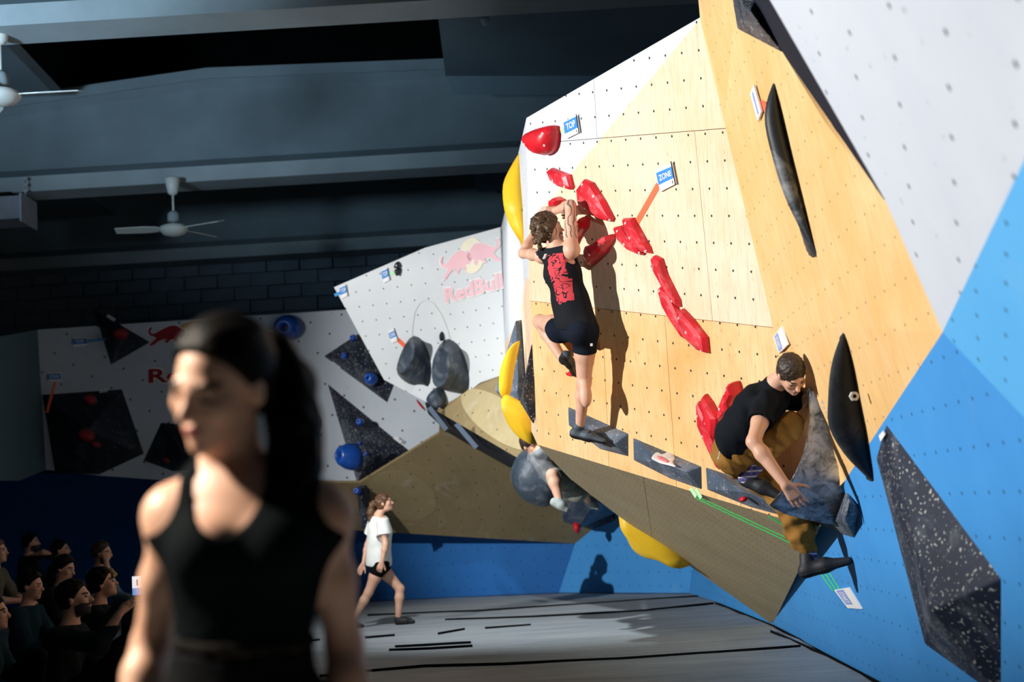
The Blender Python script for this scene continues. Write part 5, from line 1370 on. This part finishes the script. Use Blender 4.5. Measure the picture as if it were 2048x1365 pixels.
# ---------------------------------------------------------------- woman in front, out of focus
def build_front_woman():
    D = 2.62
    J = dict(nck=J_(460, 935, D+.06), chs=J_(492, 1085, D+.02), wst=J_(490, 1260, D+.02), pel=J_(482, 1400, D+.02), shL=J_(645, 1030, D+.05), shR=J_(350, 1032, D+.03),
             elL=J_(688, 1290, D+.10), wrL=J_(712, 1530, D), elR=J_(302, 1290, D+.10), wrR=J_(240, 1510, D-.02), hpL=J_(575, 1460, D+.02), hpR=J_(395, 1460, D+.02))
    zf = 0.0
    for a, px in (('L', 575), ('R', 400)):
        h = J['hp'+a]; J['kn'+a] = h*1.0; J['kn'+a][2] = .50; J['kn'+a][1] -= .05; J['an'+a] = h*1.0; J['an'+a][2] = .10
    e = empty('person', (J['pel'][0], J['pel'][1], 0), 'dark-haired woman in black tank top close in front, out of focus', 'person')
    hc = J_(443, 768, D); fw = A3(cv(-.46, -.26, -.85)); up = A3(cv(-.02, .95, -.25))
    S = Sdf(); torso_ops(S, J, .88, True, .06); S.cone(J['nck'], hc-nrm(up)*.05-nrm(fw)*.02, .050, .050, .03); head_ops(S, hc, fw, up, .98, jaw=.9)
    for a in 'LR': S.cone(J['sh'+a], J['nck']-A3(UP)*.03+A3(FWD)*.03, .030, .038, .06)
    for a in 'RL': arm_ops(S, J['sh'+a], J['el'+a], J['wr'+a], .86)
    hand_ops(S, J['wrL'], A3((0, 0, -1)), A3((-1, 0, 0)), A3((0, -1, 0)), (.3, .3, .2), .95); hand_ops(S, J['wrR'], A3((-.1, 0, -1)), A3((1, 0, 0)), A3((0, -1, 0)), (.3, .3, .2), .95)
    sdf_mesh('body', S.build(.0075), FACE, e, face_mats(hc, fw, up, .98))
    S2, P, R = hair_cap(hc, fw, up, .98, .004, thick=.012, low=-.075)
    hl = sdf_mesh('hair', S2.build(.006, 0, wob(.002, 90, 4)), M_HAIRB, e)
    r_, f_, u_ = basis(fw, up)
    S3 = Sdf(); b0 = P(0, -.105, .02)
    S3.chain([b0, J_(545, 705, D+.12), J_(578, 770, D+.09), J_(588, 850, D+.06), J_(590, 930, D+.05), J_(578, 1010, D-.01)], [.028, .040, .048, .050, .048, .022], .03)
    sdf_mesh('ponytail', S3.build(.007, 0, wob(.004, 50, 6)), M_HAIRB, hl)
    # tank top, cut out at neck and arms
    T = Sdf(); torso_ops(T, J, .88, True, .06); 
    for a in 'LR': T.cone(J['sh'+a], J['nck']-A3(UP)*.03+A3(FWD)*.03, .030, .038, .06)
    o0 = A3(C(0, 0, D)); ux, uy = A3(RIGHT)*(D/FPX), A3(UP)*(-D/FPX)
    def ell_out(cx, cy, rx, ry):
        c = o0+ux*cx+uy*cy; nx, ny = nrm(ux), nrm(uy); sx, sy = rx*D/FPX, ry*D/FPX
        def f(X):
            a = sum((X[i]-c[i])*nx[i] for i in range(3))/sx; b = sum((X[i]-c[i])*ny[i] for i in range(3))/sy
            return (1-np.sqrt(a*a+b*b))*min(sx, sy)
        return f
    T.clips += [ell_out(462, 955, 72, 106), ell_out(276, 990, 84, 84), ell_out(722, 990, 84, 84)]
    T.keep(J['nck']+A3(UP)*.03, -A3(UP)); T.keep(J['wst']-A3(UP)*.01, A3(UP))
    sdf_mesh('tank_top', T.build(.007, .006), M_TANK, e)
    G = Sdf(); torso_ops(G, J, .90, True, .06)
    for a in 'RL': leg_ops(G, J['hp'+a], J['kn'+a], J['an'+a], .98)
    G.keep(J['wst']-A3(UP)*.03, -A3(UP)); G.keep((0, 0, .12), (0, 0, 1)); sdf_mesh('leggings', G.build(.010, .006), M_BLKS, e)
    Bn = Sdf(); torso_ops(Bn, J, .90, True, .06); Bn.keep(J['wst']-A3(UP)*.008, -A3(UP)); Bn.keep(J['wst']-A3(UP)*.03, A3(UP)); sdf_mesh('waistband', Bn.build(.008, .009), M_BAND, e)
    for a in 'RL':
        h = J['an'+a].copy(); h[2] = 0; shoe(e, h+A3((0, .05, 0)), h+A3((0, -.2, 0)), J['an'+a], Vector((0, 0, 1)), M_SHOED, M_SOLE, .009)
build_front_woman()

# ---------------------------------------------------------------- spectators sitting on the left
M_PHONE = plain('phone_black', (.01, .01, .012), .3)
def spectator(px, py, d, yaw, hairmat, shirt, label, pitch=.05, beard=False, hair='cap', arm=None, s=1.0, h=.012):
    c = J_(px, py, d); f = A3((math.cos(yaw), math.sin(yaw), pitch)); u = A3((0, 0, 1)); r = nrm(np.cross(f, u)); f0 = nrm(A3((math.cos(yaw), math.sin(yaw), 0)))
    L = lambda a, b, z: c+(f0*a+r*b)*s+u*z*s
    zfoot = -c[2]/s
    J = dict(nck=L(-.03, 0, -.17), chs=L(-.06, 0, -.34), wst=L(-.08, 0, -.50), pel=L(-.10, 0, max(zfoot+.12, -.66)), shR=L(-.05, .19, -.24), shL=L(-.05, -.19, -.24),
             hpR=L(-.08, .1, max(zfoot+.12, -.68)), hpL=L(-.08, -.1, max(zfoot+.12, -.68)), elR=L(.08, .26, -.50), elL=L(.08, -.26, -.50), wrR=L(.30, .10, -.52), wrL=L(.30, -.10, -.54),
             knR=L(.34, .17, zfoot+.48), knL=L(.34, -.17, zfoot+.48), anR=L(.30, .16, zfoot+.07), anL=L(.30, -.16, zfoot+.07))
    for k, v in (arm or {}).items(): J[k] = v
    e = empty('person', (c[0], c[1], 0), label, 'person', 'spectators on the left')
    S = Sdf(); torso_ops(S, J, .95); S.cone(J['nck'], c-nrm(f)*.02-u*.03, .052, .052, .03); P, R = head_ops(S, c, f, u, s)
    for a in 'RL':
        arm_ops(S, J['sh'+a], J['el'+a], J['wr'+a], 1.0)
        hand_ops(S, J['wr'+a], J['wr'+a]-J['el'+a], -u if a == 'L' else -u, r*(-1 if a == 'R' else 1), (.4, .5, .4), 1.0)
    sdf_mesh('body', S.build(h*.85), [M_SKIND, M_LIP, M_EYE, M_BROW], e, face_mats(c, f, u, s, beard))
    S2, P, R = hair_cap(c, f, u, s, .012, thick=.014 if hair == 'cap' else .022, low=-.06)
    if hair == 'long': S2.chain([P(0, -.07, .0), P(0, -.09, -.15), P(0, -.08, -.28)], [.075, .07, .05], .03); S2.clips = [S2.clips[0]]
    hm_ = sdf_mesh('hair', S2.build(h*.8, 0, wob(.008, 55, int(px))), hairmat, e)
    if hair == 'fringe': sdf_mesh('fringe', Sdf().chain([P(-.03, .07, .09), P(-.02, .10, .05), P(.03, .10, .035)], [.025, .022, .012], .02).build(.008, 0, wob(.003, 90, 2)), M_BLOND, hm_)
    T = Sdf(); torso_ops(T, J, 1.0)
    for a in 'RL':
        T.chain([J['sh'+a], J['el'+a]], [.064, .056], .03)
        if shirt[1]: T.chain([J['el'+a], J['wr'+a]*.85+J['el'+a]*.15], [.054, .042], .03)
    T.keep(J['nck']+u*.0, -u); sdf_mesh('shirt', T.build(h, .010, wob(.006, 24, int(py))), shirt[0], e)
    G = Sdf(); G.cone(J['hpL'], J['hpR'], .12, .12, .04)
    for a in 'RL': G.chain([J['hp'+a], J['kn'+a], J['an'+a]], [.10, .07, .055], .04)
    sdf_mesh('trousers', G.build(h*1.3, .004), M_BLKS, e)
    for a in 'RL':
        hh = J['an'+a].copy(); hh[2] = .0; shoe(e, hh-f0*.05, hh+f0*.2, J['an'+a], Vector((0, 0, 1)), M_SHOED, M_SOLE, .014)
    return e, J, P
DK = (cloth('shirt_dark', (.012, .014, .016)), True); DK2 = (cloth('shirt_dark_teal', (.010, .028, .036)), True); BLG = (cloth('sweater_blue_grey', (.10, .15, .18), .5, 18), True); KH = (cloth('shirt_khaki', (.10, .09, .065)), False)
spectator(62, 1086, 19.0, .1, M_HAIRB, DK, 'bearded spectator in dark top with an arm stretched out', beard=True, arm=dict(elR=J_(86, 1106, 18.7), wrR=J_(112, 1117, 18.8)), h=.013)
spectator(122, 1101, 18.0, .05, M_HAIRB, DK, 'dark-haired spectator beside the stretched arm', h=.014)
spectator(204, 1106, 16.0, -.05, M_HAIRS, BLG, 'spectator in blue grey sweater resting his chin on a fist', beard=True, pitch=-.1, arm=dict(elR=J_(215, 1148, 15.7), wrR=J_(212, 1122, 15.8)))
spectator(-6, 1104, 15.0, -.05, M_HAIRT, KH, 'long-haired spectator cut by the left edge', hair='long', h=.013)
spectator(128, 1137, 14.0, -.1, M_HAIRB, DK, 'spectator with only a lit forehead showing in the dark', pitch=-.3, h=.014)
spectator(62, 1172, 12.5, -.1, M_HAIRB, DK2, 'spectator with a beard in the darkest middle of the crowd', pitch=-.1, h=.014)
ph_w = J_(247, 1204, 11.6)
e, Jg, P = spectator(206, 1168, 12.0, .1, M_HAIRB, DK, 'spectator with a blond fringe filming with a phone', hair='fringe', pitch=.2, arm=dict(elR=J_(215, 1248, 11.6), wrR=J_(252, 1212, 11.6), elL=J_(222, 1232, 12.1), wrL=J_(262, 1205, 11.9)), h=.011)
spectator(150, 1198, 9.6, .0, M_HAIRB, DK, 'nearest spectator in profile with dark hair and stubble', pitch=.12, beard=True, arm=dict(elR=J_(200, 1290, 9.2), wrR=J_(236, 1232, 9.2)), h=.010)
spectator(-14, 1228, 10.0, .05, M_HAIRB, DK2, 'spectator in dark teal at the lower left edge', h=.014)
# phone with a lit screen showing the wall
pc = Vector(J_(274, 1172, 11.6)); pu = Vector((0, 0, 1)); pr = Vector((.92, .38, 0)).normalized(); pn = pr.cross(pu); pn = pn if pn.dot(CAM-pc) > 0 else -pn
e = empty('phone', pc, 'phone with a bright screen held up by the filming spectator', 'phone')
V, F = box_geo(pc, pr*.042, pu*.082, pn*.004); mesh('case', V, F, M_PHONE, e)
def emis(name, col, st): return plain(name, (.01, .01, .01), .3, .0, emit=col, estr=st)
def scr(name, x0, x1, y0, y1, mat, lift=.0052):
    V = [pc+pr*x+pu*y+pn*lift for x, y in ((x0, y0), (x1, y0), (x1, y1), (x0, y1))]; mesh(name, V, [(0, 1, 2, 3)], mat, e)
scr('screen', -.039, .039, -.076, .076, emis('screen_wall', (.75, .82, .9), 1.0))
scr('screen_picture', -.039, .039, -.076, -.02, emis('screen_blue', (.12, .35, .8), .8), .0058)
scr('screen_figure', -.004, .008, .0, .05, emis('screen_dark', (.02, .02, .03), .2), .0060)
